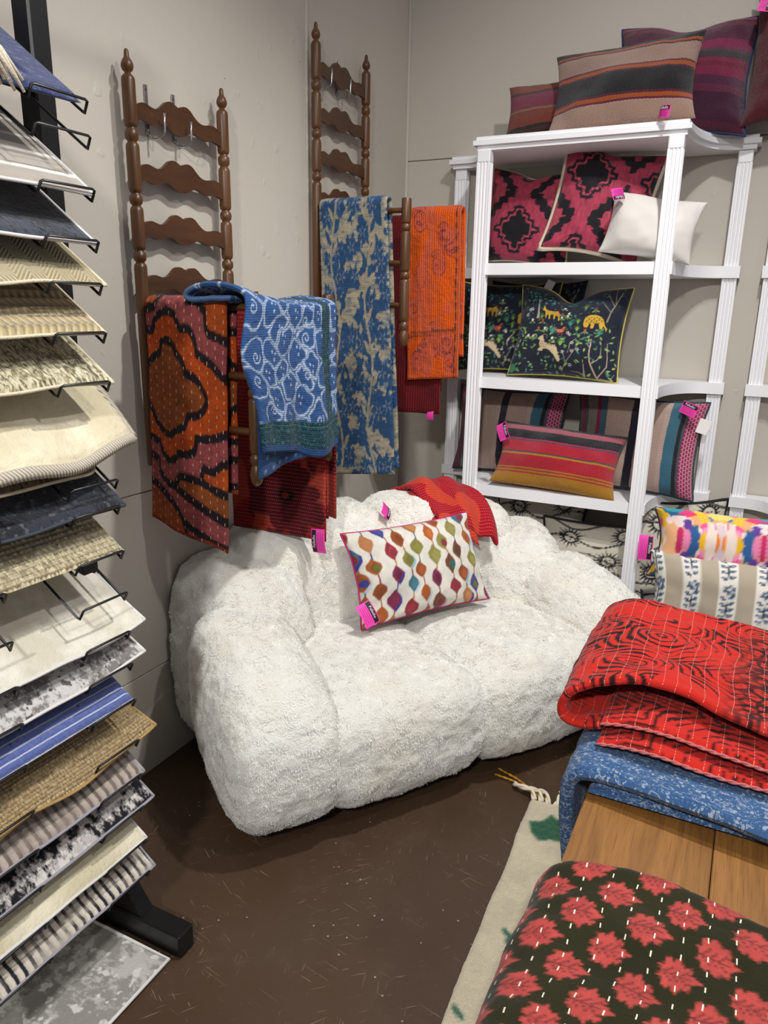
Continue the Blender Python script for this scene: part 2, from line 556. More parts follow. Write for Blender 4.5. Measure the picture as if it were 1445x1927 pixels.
def floor_mat():
    g = G('painted_concrete', rough=.35, spec=.5)
    o = g.obj()
    big = g.noise(o, 1.1, 5.0, .6)
    mid = g.noise(o, 7.0, 5.0, .65)
    c = g.mix(big, L4('#3f2e21'), L4('#523e2e'))
    c = g.mix(g.m('MULTIPLY', g.step(mid, .55, .8), .35), c, L4('#6a5648'))
    # scratches: stretched noise in several directions
    tot = None
    for k, (rz, sx, sy) in enumerate(((.5, 14., 230), (-.7, 12., 260), (1.3, 16., 280), (2.2, 12., 250), (.15, 7., 240))):
        vv = g.scale(g.scale(o, (1, 1, 1), (0, 0, rz)), (sx, sy, 1))
        nn = g.noise(vv, 1.0, 2.0, .5, .0)
        gate = g.step(g.noise(o, 2.1 + k * .7, 2.0), .46, .60)
        s_ = g.m('MULTIPLY', g.step(nn, .685, .715), gate)
        tot = s_ if tot is None else g.m('MAXIMUM', tot, s_)
    c = g.mix(g.m('MULTIPLY', tot, .55), c, L4('#9a8672'))
    sp = g.m('LESS_THAN', g.voro(o, 34.0), .085)
    gate = g.step(g.noise(o, 3.0, 3.0), .5, .6)
    c = g.mix(g.m('MULTIPLY', g.m('MULTIPLY', sp, gate), .75), c, L4('#b9ab9a'))
    blot = g.m('LESS_THAN', g.voro(o, 4.2), .028)
    c = g.mix(g.m('MULTIPLY', blot, .8), c, L4('#a59a8c'))
    h = g.m('ADD', g.m('MULTIPLY', mid, .6), g.m('MULTIPLY', g.noise(o, 60., 4.), .3))
    r = g.m('ADD', .26, g.m('MULTIPLY', mid, .3))
    return g.fin(c, g.bump(h, .35, .004), r)
M_floor = floor_mat()

floor = MB().box((2.2, -3.0, -.05), (4.8, 6.4, .1)).build('floor', M_floor)
tag(floor, 'dark brown painted concrete floor with scratches', kind='structure')

# left wall: backing board with separate painted panels
wl = MB().box((-.08, -3.0, 1.8), (.1, 6.4, 3.6)).build('wall_left', M_wall)
tag(wl, 'off-white painted wall behind the hanging ladder racks', kind='structure')
YS = -.889
for (y0, y1, z0, z1, off) in ((-6.2, YS - .002, 0, .350, 0), (-6.2, YS - .002, .353, .942, 0), (-6.2, YS - .002, .945, 3.6, 0), (YS + .002, 0, 0, 3.6, .0)):
    b = MB().box(((-.03 + off) / 2, (y0 + y1) / 2, (z0 + z1) / 2), (.03 + off, y1 - y0, z1 - z0), bev=.002)
    b.build('panel', M_wall, wl)
b = MB().tube([(.002, YS, 0), (.002, YS, 3.6)], .006, 8).build('seam_bead', M_wall, wl, smooth=True)
wb = MB().box((2.4, .08, 1.8), (4.9, .1, 3.6)).build('wall_back', M_wall)
tag(wb, 'off-white painted wall behind the white shelves', kind='structure')
for (z0, z1) in ((0, 2.176), (2.179, 3.6)):
    MB().box((2.4, .015, (z0 + z1) / 2), (4.8, .03, z1 - z0), bev=.002).build('panel', M_wall, wb)
MB().tube([(.004, -.004, 0), (.004, -.004, 3.6)], .008, 8).build('corner_caulk', M_wall, wb, smooth=True)
mk = plain('dust_mark', '#5a544c', .9)
M_mark = mk
# ------------------------------------------------------------------ shelf unit
M_white = plain('white_resin', '#eeedf0', .38, bumps=(120., .05, .002))
SX = [.31, .545, 1.267, 1.484]
SZ = [.29, .75, 1.223, 1.687, 2.145]

def shelf_outline(grow=0.0, n=12):
    pts = [(.275 - grow, -.01), (.275 - grow, -.085 - grow)]
    a = Vector((.345, -.085 - grow)); b = Vector((.515 - grow, -.425 - grow))
    for k in range(n + 1):            # concave side
        t = k / n; th = t * PI / 2
        pts.append((a.x + (b.x - a.x) * math.sin(th) * .98 + 0, a.y + (b.y - a.y) * (1 - math.cos(th))))
    pts.append((.515 - grow, -.425 - grow)); pts.append((1.297 + grow, -.425 - grow))
    a2 = Vector((1.45, -.085 - grow)); b2 = Vector((1.297 + grow, -.425 - grow))
    side = []
    for k in range(n + 1):
        t = k / n; th = t * PI / 2
        side.append((a2.x + (b2.x - a2.x) * math.sin(th) * .98, a2.y + (b2.y - a2.y) * (1 - math.cos(th))))
    pts += side[::-1]
    pts += [(1.52 + grow, -.085 - grow), (1.52 + grow, -.01)]
    return pts

def fluted(w, d, ng=3, gw=.010, gd=.0055):
    """post outline, grooves on front and on both sides"""
    pts = []
    def run(p0, p1, nrm):
        p0 = Vector(p0); p1 = Vector(p1); L = (p1 - p0).length; dr = (p1 - p0) / L
        pts.append(tuple(p0))
        for k in range(ng):
            c = L * (k + 1) / (ng + 1)
            for off, dep in ((-gw / 2, 0), (-gw / 4, gd * .8), (gw / 4, gd * .8), (gw / 2, 0)):
                q = p0 + dr * (c + off) - Vector(nrm) * dep
                pts.append((q.x, q.y))
    run((-w / 2, -d / 2), (w / 2, -d / 2), (0, -1))
    run((w / 2, -d / 2), (w / 2, d / 2), (1, 0))
    run((w / 2, d / 2), (-w / 2, d / 2), (0, 1))
    run((-w / 2, d / 2), (-w / 2, -d / 2), (-1, 0))
    return pts

def build_shelf():
    root = empty('shelf_unit')
    tag(root, 'white shelf unit with fluted posts full of patterned pillows', 'shelf unit')
    for i, z in enumerate(SZ):
        ol = shelf_outline()
        b = MB()
        if i < 4:
            b.prism(ol, z - .046, z)
            o = b.build('shelf_deck', M_white, root, auto=30)
        else:
            b.prism(ol, z - .03, z - .012)
            o = b.build('shelf_top', M_white, root, auto=30)
            MB().prism(shelf_outline(.014), z - .012, z + .006).build('moulding', M_white, o, auto=30)
            MB().prism(shelf_outline(.004), z + .006, z + .02).build('moulding', M_white, o, auto=30)
    for (x, y) in ((SX[0], -.05), (SX[1], -.418), (SX[2], -.418), (SX[3], -.05)):
        w = .054
        b = MB()
        tf = lambda v, x=x, y=y: (v[0] + x, v[1] + y, v[2])
        b.prism(fluted(w, .046), .02, SZ[4] - .075, tf)
        p = b.build('post', M_white, root)
        MB().box((x, y, SZ[4] - .053), (w, .046, .046), bev=.003).build('post_cap', M_white, p)
        MB().box((x, y, .02), (w + .012, .056, .04), bev=.004).build('post_foot', M_white, p)
    return root
shelf1 = build_shelf()
shelf2 = copy_tree(shelf1)
shelf2.location.x = 1.325
tag(shelf2, 'white fluted shelf unit cut off at right edge of photo', 'shelf unit')

# ------------------------------------------------------------------ ladder racks
def wood(name, dark, light, rough=.38, scl=(14, 14, 1.4), bs=.12):
    g = G(name, rough=rough, spec=.5)
    o = g.obj()
    d = g.noise(g.scale(o, scl), 2.0, 4.0, .6, .6)
    fine = g.noise(g.scale(o, tuple(k * 9 for k in scl)), 2.0, 3.0)
    c = g.ramp(d, [(.3, dark), (.7, light)])
    c = g.mix(g.m('MULTIPLY', g.step(fine, .5, .75), .4), c, L4(dark))
    return g.fin(c, g.bump(fine, bs, .002))
M_wood = wood('stained_maple', '#44280f', '#644021')
M_slat = wood('stained_slat', '#3b2211', '#54331a', scl=(14, 1.4, 14))
M_chrome = plain('chrome', '#c9c9cb', .22, 1.0)

def build_ladder():
    """local: wall at x=0, width along y 0..0.39, top at z=0 going down"""
    root = empty('ladder_rack')
    H = 1.107
    pr = [(0, .003), (-.004, .006), (-.012, .0068), (-.020, .0075), (-.026, .012), (-.034, .0155), (-.042, .0165), (-.050, .0135), (-.055, .0085), (-.058, .0082),
          (-.061, .012), (-.066, .0165), (-.074, .018), (-.176, .018), (-.183, .0165), (-.187, .012), (-.190, .0125), (-.195, .017), (-.205, .0182), (-.215, .017), (-.220, .0125), (-.223, .012), (-.228, .0165), (-.236, .018),
          (-.338, .018), (-.346, .0165), (-.350, .012), (-.353, .0125), (-.358, .017), (-.366, .0182), (-.375, .017), (-.380, .0125), (-.383, .012), (-.388, .0165), (-.396, .018),
          (-.486, .018), (-.494, .0165), (-.498, .012), (-.501, .0125), (-.506, .017), (-.514, .0182), (-.523, .017), (-.528, .0125), (-.531, .012), (-.536, .0165), (-.544, .018),
          (-H + .004, .018), (-H, .016)]
    for y in (0, .39):
        MB().lathe(pr, (.048, y, 0), 20).build('post', M_wood, root, auto=40)
    # scalloped slats
    top = [(0, .033), (.05, .036), (.12, .041), (.2, .042), (.28, .036), (.36, .024), (.44, .014), (.52, .009), (.6, .009), (.68, .012), (.76, .0145), (.84, .013), (.92, .007), (1, -.004)]
    bot = [(0, -.040), (.05, -.0405), (.12, -.038), (.2, -.031), (.28, -.025), (.36, -.023), (.44, -.026), (.52, -.031), (.6, -.034), (.68, -.033), (.76, -.030), (.84, -.030), (.92, -.034), (1, -.040)]
    def cur(tab, x):
        x = abs(x)
        for k in range(len(tab) - 1):
            if tab[k][0] <= x <= tab[k + 1][0]:
                t = (x - tab[k][0]) / (tab[k + 1][0] - tab[k][0]); return tab[k][1] * (1 - t) + tab[k + 1][1] * t
        return tab[-1][1]
    for zc in (-.130, -.283, -.430, -.575):
        n = 56
        vs = []; fs = []
        for k in range(n + 1):
            x = -1 + 2 * k / n
            y = .195 + x * .183
            bow = .038 + .010 * x * x
            for (zz, xx) in ((cur(top, x), bow + .006), (cur(bot, x), bow + .006), (cur(bot, x), bow - .006), (cur(top, x), bow - .006)):
                vs.append((xx, y, zc + zz))
        for k in range(n):
            a = k * 4
            for q in range(4):
                fs.append((a + q, a + (q + 1) % 4, a + 4 + (q + 1) % 4, a + 4 + q))
        fs.append((0, 1, 2, 3)); fs.append((n * 4, n * 4 + 3, n * 4 + 2, n * 4 + 1))
        MB().add(vs, fs).build('slat', M_slat, root, auto=40)
    # two fold-out gates: dowels and a turned outer post
    gp = [(-.605, .0165), (-.608, .018), (-.680, .0175), (-.687, .016), (-.690, .012), (-.694, .0165), (-.703, .0178), (-.712, .0165), (-.716, .012), (-.719, .0165), (-.724, .0178),
          (-.848, .0178), (-.853, .016), (-.857, .012), (-.861, .0165), (-.870, .0178), (-.879, .0165), (-.883, .012), (-.887, .0165), (-.892, .0178),
          (-1.018, .0178), (-1.030, .0165), (-1.036, .0125), (-1.042, .0165), (-1.052, .0185), (-1.062, .0165), (-1.068, .0125), (-1.074, .015), (-1.084, .0178), (-1.098, .0185), (-1.112, .0165), (-1.122, .011), (-1.126, .004)]
    for y in (0, .39):
        gate = MB().lathe(gp[::1], (.425, y, 0), 18).build('gate_post', M_wood, root, auto=40)
        for z in (-.645, -.826, -.975):
            MB().lathe([(.058, .0095), (.415, .0095)], (0, y, z), 12, axis='X').build('dowel', M_wood, gate, smooth=False, auto=40)
    return root
lad1 = build_ladder()
lad1.location = (0, -1.845, 2.142)
tag(lad1, 'brown wooden ladder rack nearer the rug stand, holding rust and blue quilts', 'ladder rack', 'wall-hung wooden ladder racks')
lad2 = copy_tree(lad1)
lad2.location = (0, -.898, 2.488)
tag(lad2, 'brown wooden ladder rack near room corner, holding faded blue and orange quilts', 'ladder rack', 'wall-hung wooden ladder racks')
def hook(loc, label):
    root = empty('wall_hook', loc)
    MB().box((.002, 0, -.035), (.003, .013, .13), bev=.0008).build('strap', M_chrome, root)
    b = MB()
    pts = [(.004, 0, -.085)]
    for k in range(9):
        a = PI + PI * k / 8
        pts.append((.034 + .030 * math.cos(a), 0, -.092 + .020 * math.sin(a)))
    pts.append((.065, 0, -.07)); pts.append((.066, 0, -.048))
    b.tube(pts, .0032, 8).build('bend', M_chrome, root, smooth=True)
    MB().lathe([(0.003, .004), (.005, .003)], (0, 0, .018), 10, axis='X').build('screw', M_mark, root)
    tag(root, label, 'hook', 'chrome hooks holding the ladder racks')
for ly, lz, a, nm in ((-1.852, 2.142, .118, 'left chrome hook on top slat of nearer ladder rack'), (-1.852, 2.142, .228, 'right chrome hook on top slat of nearer ladder rack'),
                      (-.905, 2.488, .09, 'left chrome hook on top slat of corner ladder rack'), (-.905, 2.488, .235, 'right chrome hook on top slat of corner ladder rack')):
    hook((.001, ly + a, lz - .082), nm)
# ------------------------------------------------------------------ rug sample rack
M_black = plain('black_steel', '#0b0b0d', .38, spec=.5, bumps=(200., .05, .001))
RX, RY = .353, -2.398
SL = math.radians(36)
CS, SN = math.cos(SL), math.sin(SL)
rack = empty('rug_sample_rack', (RX, -2.7, 0))
tag(rack, 'black steel display rack with wire arms holding the rug samples', 'display rack')
def rk(b, name, parent=rack, **k):
    b.v = [(x - RX, y + 2.7, z) for x, y, z in b.v]
    return b.build(name, M_black, parent, **k)
for y in (RY, -3.03):
    p = rk(MB().box((RX, y, 1.2), (.046, .046, 2.28), bev=.004), 'upright')
    rk(MB().box((.335, y - .012, .034), (.52, .052, .062), bev=.004), 'base_leg')
    b = MB()
    tri = [(.37, .06), (.475, .06), (.37, .21)]
    b.prism(tri, -.02, .02, tf=lambda v, y=y: (v[0], y - .012 + v[2], v[1]))
    rk(b, 'gusset')
for z in (.12, 2.3):
    rk(MB().box((RX, (RY - 3.03) / 2, z), (.036, .60, .036), bev=.003), 'crossbar')

HOLD = [1.835, 1.777, 1.689, 1.601, 1.525, 1.437, 1.345, 1.196, 1.150, 1.096, 1.0, .908, .82, .745, .658, .558, .471, .386, .297, .209]
def holder(zt, y0, y1, dx=0.0):
    xe = .502 + dx; ze = zt - .010
    L = .155
    def pt(x, y, up): return (x + up * SN, y, ze + (xe - x) * SN / CS + up * CS)
    xb = xe - L
    path = [pt(xb, y1, 0), pt(xe, y1, 0)]
    path = [(xb, y0, ze + L * SN / CS), (xe - .006, y0, ze + .004), (xe, y0 + .002, ze), (xe + .010, y0 + .003, ze + .018), (xe + .011, y0 + .009, ze + .020),
            (xe + .011, y1 - .009, ze + .020), (xe + .010, y1 - .003, ze + .018), (xe, y1 - .002, ze), (xe - .006, y1, ze + .004), (xb, y1, ze + L * SN / CS)]
    b = MB().tube(path, .0027, 6)
    b.tube([(RX, RY - .02, ze + L * SN / CS), (RX, y0 - .01, ze + L * SN / CS)], .004, 6)
    rk(b, 'wire_holder', auto=60)
for z in HOLD:
    holder(z, -2.548, -2.427, -.05 if z == 1.196 else 0.)
    if z < 1.3: holder(z, -2.84, -2.70)

def rugmat(name, kind, a, b, c=None, sc=1.0, bump=.6, rough=.95):
    g = G(name, rough=rough, spec=.15, sheen=.3)
    uv = g.uv(); x, y, _ = g.sep(uv)
    nz = g.noise(uv, 90. * sc, 4., .65)
    big = g.noise(uv, 9. * sc, 4., .6)
    h = nz
    if kind == 'mottle':
        cc = g.ramp(g.m('ADD', g.m('MULTIPLY', g.noise(g.scale(uv, (14 * sc, 46 * sc, 1)), 1., 4., .65), .7), g.m('MULTIPLY', nz, .3)), [(.36, a), (.56, b), (.70, c or b)])
    elif kind == 'distress':
        cc = g.mix(g.step(g.m('ADD', g.m('MULTIPLY', big, .55), g.m('MULTIPLY', g.noise(g.scale(uv, (60 * sc, 34 * sc, 1)), 1., 4., .7), .45)), .47, .55), L4(a), L4(b))
        if c: cc = g.mix(g.step(g.noise(uv, 40 * sc, 2.), .58, .66), cc, L4(c))
    elif kind == 'weave':
        w1 = g.noise(g.scale(uv, (150 * sc, 60 * sc, 1)), 1., 2.); w2 = g.m('SINE', g.m('ADD', g.m('MULTIPLY', y, 520. * sc), g.m('MULTIPLY', w1, 5.)))
        h = g.m('ADD', g.m('MULTIPLY', w2, .5), w1)
        cc = g.mix(g.step(w1, .35, .7), L4(a), L4(b))
        cc = g.mix(g.m('MULTIPLY', g.step(big, .4, .7), .35), cc, L4(c or b))
    elif kind == 'chevron':
        zz = g.m('ABSOLUTE', g.m('SUBTRACT', g.m('FRACT', g.m('MULTIPLY', x, 16. * sc)), .5))
        ln = g.m('SINE', g.m('ADD', g.m('MULTIPLY', y, 760 * sc), g.m('MULTIPLY', zz, 46.)))
        h = g.m('ADD', g.m('MULTIPLY', ln, .8), nz)
        cc = g.mix(g.step(ln, -.9, .4), L4(a), L4(b))
    elif kind == 'braid':
        row = g.m('MULTIPLY', y, 44. * sc)
        fr = g.m('FRACT', row); par = g.m('SUBTRACT', g.m('MULTIPLY', g.m('MODULO', g.m('FLOOR', row), 2.), 2.), 1.)
        dg = g.m('SINE', g.m('ADD', g.m('MULTIPLY', x, 420 * sc), g.m('MULTIPLY', g.m('MULTIPLY', fr, 3.), par)))
        h = g.m('ADD', g.m('ADD', g.m('MULTIPLY', g.m('SINE', g.m('MULTIPLY', fr, PI)), 1.6), g.m('MULTIPLY', dg, .5)), g.m('MULTIPLY', nz, .7))
        cc = g.mix(g.step(dg, -.8, .5), L4(a), L4(b)); cc = g.mix(g.m('MULTIPLY', nz, .3), cc, L4(c or a))
    elif kind == 'stripe':      # stripes parallel to the front edge
        wob = g.m('MULTIPLY', g.noise(uv, 25., 3.), .004)
        s_ = g.m('SINE', g.m('MULTIPLY', g.m('ADD', y, wob), 2 * PI * 58 * sc))
        cc = g.mix(g.step(s_, .72, .95), L4(a), L4(b)); cc = g.mix(g.m('MULTIPLY', g.step(nz, .45, .7), .4), cc, L4(c or a)); h = g.m('ADD', nz, g.m('MULTIPLY', s_, .4))
    elif kind == 'rib':         # stripes running front to back
        wob = g.m('MULTIPLY', g.noise(g.scale(uv, (8, 40, 1)), 1., 3.), .010)
        s_ = g.m('SINE', g.m('MULTIPLY', g.m('ADD', x, wob), 2 * PI * 58 * sc))
        cc = g.mix(g.step(s_, .0, .75), L4(a), L4(b)); cc = g.mix(g.m('MULTIPLY', g.step(big, .45, .62), .8), cc, L4(c or a)); h = g.m('ADD', nz, g.m('MULTIPLY', s_, -.6))
    elif kind == 'pile':
        cc = g.mix(g.step(big, .38, .66), L4(a), L4(b)); cc = g.mix(g.m('MULTIPLY', nz, .45), cc, L4(c or b)); h = g.m('ADD', g.m('MULTIPLY', nz, 1.2), g.m('MULTIPLY', big, 1.5))
    elif kind == 'fleck':
        f_ = g.noise(g.scale(uv, (110 * sc, 45 * sc, 1)), 1., 3., .6, 1.2)
        cc = g.ramp(f_, [(.34, c or a), (.45, a), (.58, b)]); h = g.m('ADD', f_, nz)
    n = g.bump(h, bump, .006)
    return g.fin(cc, n)

def sample(z, yr, label, mat, bind=None, T=.011, curl=0., wave=0., xf=.505, wid=.47, name='rug_sample', tipcurl=0., Ls=.40, br=.0035, seed=0, front_round=0.):
    n, m = 44, 36
    U, V = np.meshgrid(np.linspace(0, 1, n), np.linspace(0, 1, m), indexing='ij')
    y = yr - wid * (1 - U)
    d = V * Ls
    rem = Ls - d
    x = xf - rem * CS; zz = z + rem * SN
    fr = np.clip((V - .55) / .45, 0, 1)
    zz = zz - curl * fr ** 2
    if wave:
        ph = np.sin(U * 13.0 + 1.1 + seed) * .6 + np.sin(U * 7.1 + seed * 2) * .5
        zz = zz + wave * ph * fr; x = x + wave * .7 * np.sin(U * 11 + 2) * fr
    if tipcurl:
        k = np.clip((U - .72) / .28, 0, 1) ** 2 * np.clip((V - .5) / .5, 0, 1) ** 1.5
        zz = zz + tipcurl * k; y = y + tipcurl * .5 * k
    if front_round:
        k = np.clip((U - .80) / .20, 0, 1) ** 2.2 * fr
        x = x - front_round * k
    zz = zz + .003 * vnoise(U * 4 + seed, V * 3, seed=seed + 3) * fr
    P = np.stack([x, y, zz + T * .5 * CS], -1)
    base = P[n // 2, m // 2].copy()
    o = slab(name, P - base, T, mat)
    o.location = base
    tag(o, label, 'rug sample', 'rug samples on the black rack')
    if bind:
        Q = P - base
        ring = list(map(tuple, Q[:, -1])) + list(map(tuple, Q[-1, ::-1]))
        MB().tube(ring, br, 6).build('edge_binding', bind, o, smooth=True)
    return o
bd_white = plain('binding_white', '#d8d6d2', .9, bumps=(400., .4, .002))
bd_grey = plain('binding_grey', '#9a97a0', .9, bumps=(400., .4, .002))
bd_cream = plain('binding_cream', '#d9cfb4', .9, bumps=(300., .6, .003))
bd_gold = plain('binding_jute', '#a98a55', .9, bumps=(300., .6, .003))
bd_dark = plain('binding_navy', '#3a3f4a', .9, bumps=(400., .4, .002))
def wool(name, a, b):
    g = G(name, rough=.95, spec=.1); x = g.obj()
    w = g.m('SINE', g.m('ADD', g.m('MULTIPLY', g.sep(x)[1], 900.), g.m('MULTIPLY', g.sep(x)[2], 500.)))
    return g.fin(g.mix(g.step(w, -.6, .3), L4(a), L4(b)), g.bump(w, .7, .003))
bd_wool = wool('binding_wool_cord', '#b3a897', '#e0d8c6')
R_ = rugmat
sample(1.835, -2.437, 'shaggy mottled blue rug sample at top of the rack', R_('rug_blue', 'mottle', '#161f47', '#2c3a6c', '#8088ac', 2.2), None, T=.016, curl=.004, seed=1)
sample(1.689, -2.425, 'pale grey rug sample with white bands under the empty wire arm', R_('rug_grey_band', 'stripe', '#a89f95', '#e4e0d8', '#8f877d', .30), bd_white, seed=2)
sample(1.601, -2.429, 'black rug sample with slate border and white edge', R_('rug_black_slate', 'distress', '#20242c', '#343a48', '#0e0f12', 1.2), bd_white, seed=3)
sample(1.525, -2.415, 'cream chevron weave rug sample below the black slate one', R_('rug_cream_chevron', 'chevron', '#a5966f', '#c6b994', None, 1.0), bd_cream, T=.015, wave=.004, seed=4)
sample(1.437, -2.425, 'natural braided jute rug sample with chunky rows', R_('rug_braid', 'braid', '#b39f76', '#cdbd95', '#9c895f', .9, .9), bd_cream, T=.016, seed=5)
sample(1.345, -2.415, 'cream and olive flecked wool rug sample', R_('rug_fleck', 'fleck', '#8d845f', '#d9d0b4', '#4f4a37', 1.0, .9), bd_cream, T=.015, seed=6)
sample(1.215, -2.345, 'thick wavy cream wool rug sample with braided cord edge sticking out', R_('rug_ivory_pile', 'pile', '#cabf9f', '#e8e0c8', '#dbd0b2', .6, .8), bd_wool, T=.026, curl=.012, wave=.017, xf=.515, br=.0135, wid=.56, front_round=.05, seed=7)
sample(1.176, -2.432, 'dark brown wool rug sample tucked under the thick wavy one', R_('rug_brown', 'fleck', '#4f4233', '#7a6a52', '#2a231b', 1.0), bd_cream, T=.016, curl=.004, front_round=.05, xf=.50, seed=8)
sample(1.096, -2.410, 'black and navy rug sample with silver edge', R_('rug_navy', 'distress', '#1b1d24', '#2b303a', '#4b4e55', 1.6), bd_dark, seed=9)
sample(1.0, -2.420, 'beige looped wool rug sample above the empty wire holder', R_('rug_beige_loop', 'weave', '#8f8262', '#d8cba8', '#b9aa84', 1.0, .8), None, T=.014, seed=10)
sample(.82, -2.386, 'ivory carved rug sample under the empty wire holder', R_('rug_ivory', 'pile', '#c8c1ae', '#e6e2d6', '#d4cebe', 1.2, .5), bd_white, wave=.003, tipcurl=.012, seed=12)
sample(.745, -2.390, 'grey distressed rug sample with white speckles', R_('rug_grey_distress', 'distress', '#7c7775', '#c9c6c4', '#57514d', 1.3), bd_white, wave=.002, tipcurl=.008, seed=13)
sample(.658, -2.430, 'periwinkle blue striped rug sample', R_('rug_periwinkle', 'stripe', '#53619a', '#b9bcd0', '#7682b4', 1.0), None, T=.014, seed=14)
sample(.545, -2.385, 'golden jute rug sample with upturned corner', R_('rug_jute', 'weave', '#8a7146', '#c9b083', '#a58a58', 1.6, .8), bd_gold, wave=.006, tipcurl=.028, seed=15)
sample(.471, -2.415, 'beige ribbed rug sample with grey edge', R_('rug_rib', 'rib', '#b0a399', '#6b615a', '#8f8279', .8), bd_grey, seed=16)
sample(.386, -2.395, 'white rug sample with jagged black abstract blotches', R_('rug_abstract', 'distress', '#16171c', '#cfc9c6', '#b7b0ae', .62), bd_grey, tipcurl=.006, seed=17)
sample(.297, -2.425, 'cream plush rug sample second from bottom of rack', R_('rug_cream_plush', 'pile', '#c9bf9f', '#e4dcc4', '#d5ccb0', .9, .7), bd_white, T=.014, wave=.004, seed=18)
sample(.209, -2.405, 'black and cream striped rug sample at bottom of rack', R_('rug_bw_stripe', 'rib', '#cfc6b8', '#26242a', '#b7aea2', .85), bd_grey, seed=19)
# sample lying flat on the floor
U, V = np.meshgrid(np.linspace(0, 1, 30), np.linspace(0, 1, 30), indexing='ij')
P = np.stack([.06 + .515 * V, -3.0 + .548 * U + .0 * V, .008 + .004 * (V > .97)], -1)
fs = slab('rug_sample', P - np.array([.3, -2.7, 0]), .011, R_('rug_silver', 'distress', '#8f8c86', '#b9b6b0', '#d2cfc9', .8), edge=.006)
fs.location = (.3, -2.7, 0)
tag(fs, 'silver grey rug sample lying flat on the floor under the rack', 'rug sample', 'rug samples on the black rack')
MB().tube([(.275, y, .010) for y in (-.3, 0, .248)] + [(x, .248, .010) for x in (.1, 0, -.24)], .0045, 6).build('edge_binding', bd_white, fs, smooth=True)
# cream fringed sample, mostly outside the frame
M_cream = plain('cream_yarn', '#e2d8c2', .95, bumps=(300., .5, .003))
cf = sample(1.90, -2.60, 'cream sample with tassel fringe at top left edge of photo', R_('rug_fringe', 'weave', '#b3a88e', '#e2d9c2', '#cfc4a8', 1.0), None, xf=.52, seed=21)
b = MB(); rs = random.Random(4)
for k in range(26):
    y = .205 + rs.uniform(-.03, .0); x = .10 + rs.uniform(-.02, .07)
    z0 = -.03 - (x - .02) * .72
    e = Vector((x + rs.uniform(-.01, .02), y + .03 + rs.uniform(0, .025), z0 - .05 - rs.uniform(0, .02)))
    b.tube([(x, y, z0), (x * .5 + e.x * .5, y + .02, z0 - .015), e[:]], [.003, .004, .0025], 5)
b.build('fringe', M_cream, cf, smooth=True)

# ------------------------------------------------------------------ sofa
SO = np.array([1.02571, -1.40245, 0.0]); RV = np.array([.565, .825, 0]); FV = np.array([.825, -.565, 0])
SYAW = math.atan2(.825, .565)
def S(s, t, z): return SO + RV * s + FV * t + np.array([0, 0, z])

def fur_mat():
    g = G('white_faux_fur', rough=.95, spec=.1, sheen=.6)
    o = g.obj()
    w = g.noise(o, 7., 3.)
    ov = g.n('ShaderNodeVectorMath', {0: o, 1: g.n('ShaderNodeTexNoise', {'Vector': o, 'Scale': 22., 'Detail': 2.}).outputs['Color']}, operation='MULTIPLY_ADD')
    ov.inputs[1].default_value = (1, 1, 1)
    cl = g.noise(o, 48., 4., .55, 1.4)
    f2 = g.noise(g.scale(o, (160, 160, 95)), 1., 4., .65, 1.0)
    f3 = g.noise(g.scale(o, (420, 420, 260)), 1., 3., .6, .6)
    h = g.m('ADD', g.m('MULTIPLY', cl, 1.3), g.m('ADD', g.m('MULTIPLY', f2, .9), g.m('MULTIPLY', f3, .35)))
    c = g.mix(g.step(w, .35, .7), L4('#eae8e0'), L4('#e6e1d3'))
    c = g.mix(g.m('MULTIPLY', g.step(f2, .5, .72), .5), c, L4('#f0eee8'))
    return g.fin(c, g.bump(h, .55, .010))
M_fur = fur_mat()


def surface_nets(F, org, h):
    neg = F < 0
    c8 = [(i, j, k) for i in (0, 1) for j in (0, 1) for k in (0, 1)]
    nx, ny, nz = F.shape
    cnt = sum(neg[i:nx - 1 + i, j:ny - 1 + j, k:nz - 1 + k].astype(np.int8) for i, j, k in c8)
    I, J, K = np.nonzero((cnt > 0) & (cnt < 8))
    vals = {c: F[I + c[0], J + c[1], K + c[2]] for c in c8}
    acc = np.zeros((len(I), 3)); num = np.zeros(len(I))
    for a in c8:
        for ax in range(3):
            if a[ax]: continue
            b = list(a); b[ax] = 1; b = tuple(b)
            fa, fb = vals[a], vals[b]; m = (fa < 0) != (fb < 0)
            t = np.where(m, fa / np.where(m, fa - fb, 1), 0)
            for q in range(3):
                acc[:, q] += np.where(m, a[q] + (t if q == ax else 0), 0)
            num += m
    V = org + h * (np.stack([I, J, K], -1) + acc / num[:, None])
    idx = np.full(F.shape, -1, np.int32); idx[I, J, K] = np.arange(len(I))
    Q = []
    for ax in range(3):
        o1, o2 = [(1, 2), (2, 0), (0, 1)][ax]
        A = neg; sl = [slice(1, None)] * 3; sh = [slice(1, None)] * 3
        sl[ax] = slice(0, -1); sh[ax] = slice(1, None)
        ch = np.zeros(F.shape, bool); ch[tuple(sl)] = neg[tuple(sl)] != neg[tuple(sh)]
        E = np.stack(np.nonzero(ch), -1)
        d1 = np.zeros(3, int); d1[o1] = 1; d2 = np.zeros(3, int); d2[o2] = 1
        g = lambda e: idx[e[:, 0], e[:, 1], e[:, 2]]
        q = np.stack([g(E), g(E - d1), g(E - d1 - d2), g(E - d2)], -1)
        fl = ~neg[E[:, 0], E[:, 1], E[:, 2]]
        q[fl] = q[fl][:, ::-1]
        Q.append(q[(q >= 0).all(1)])
    return V, np.concatenate(Q)

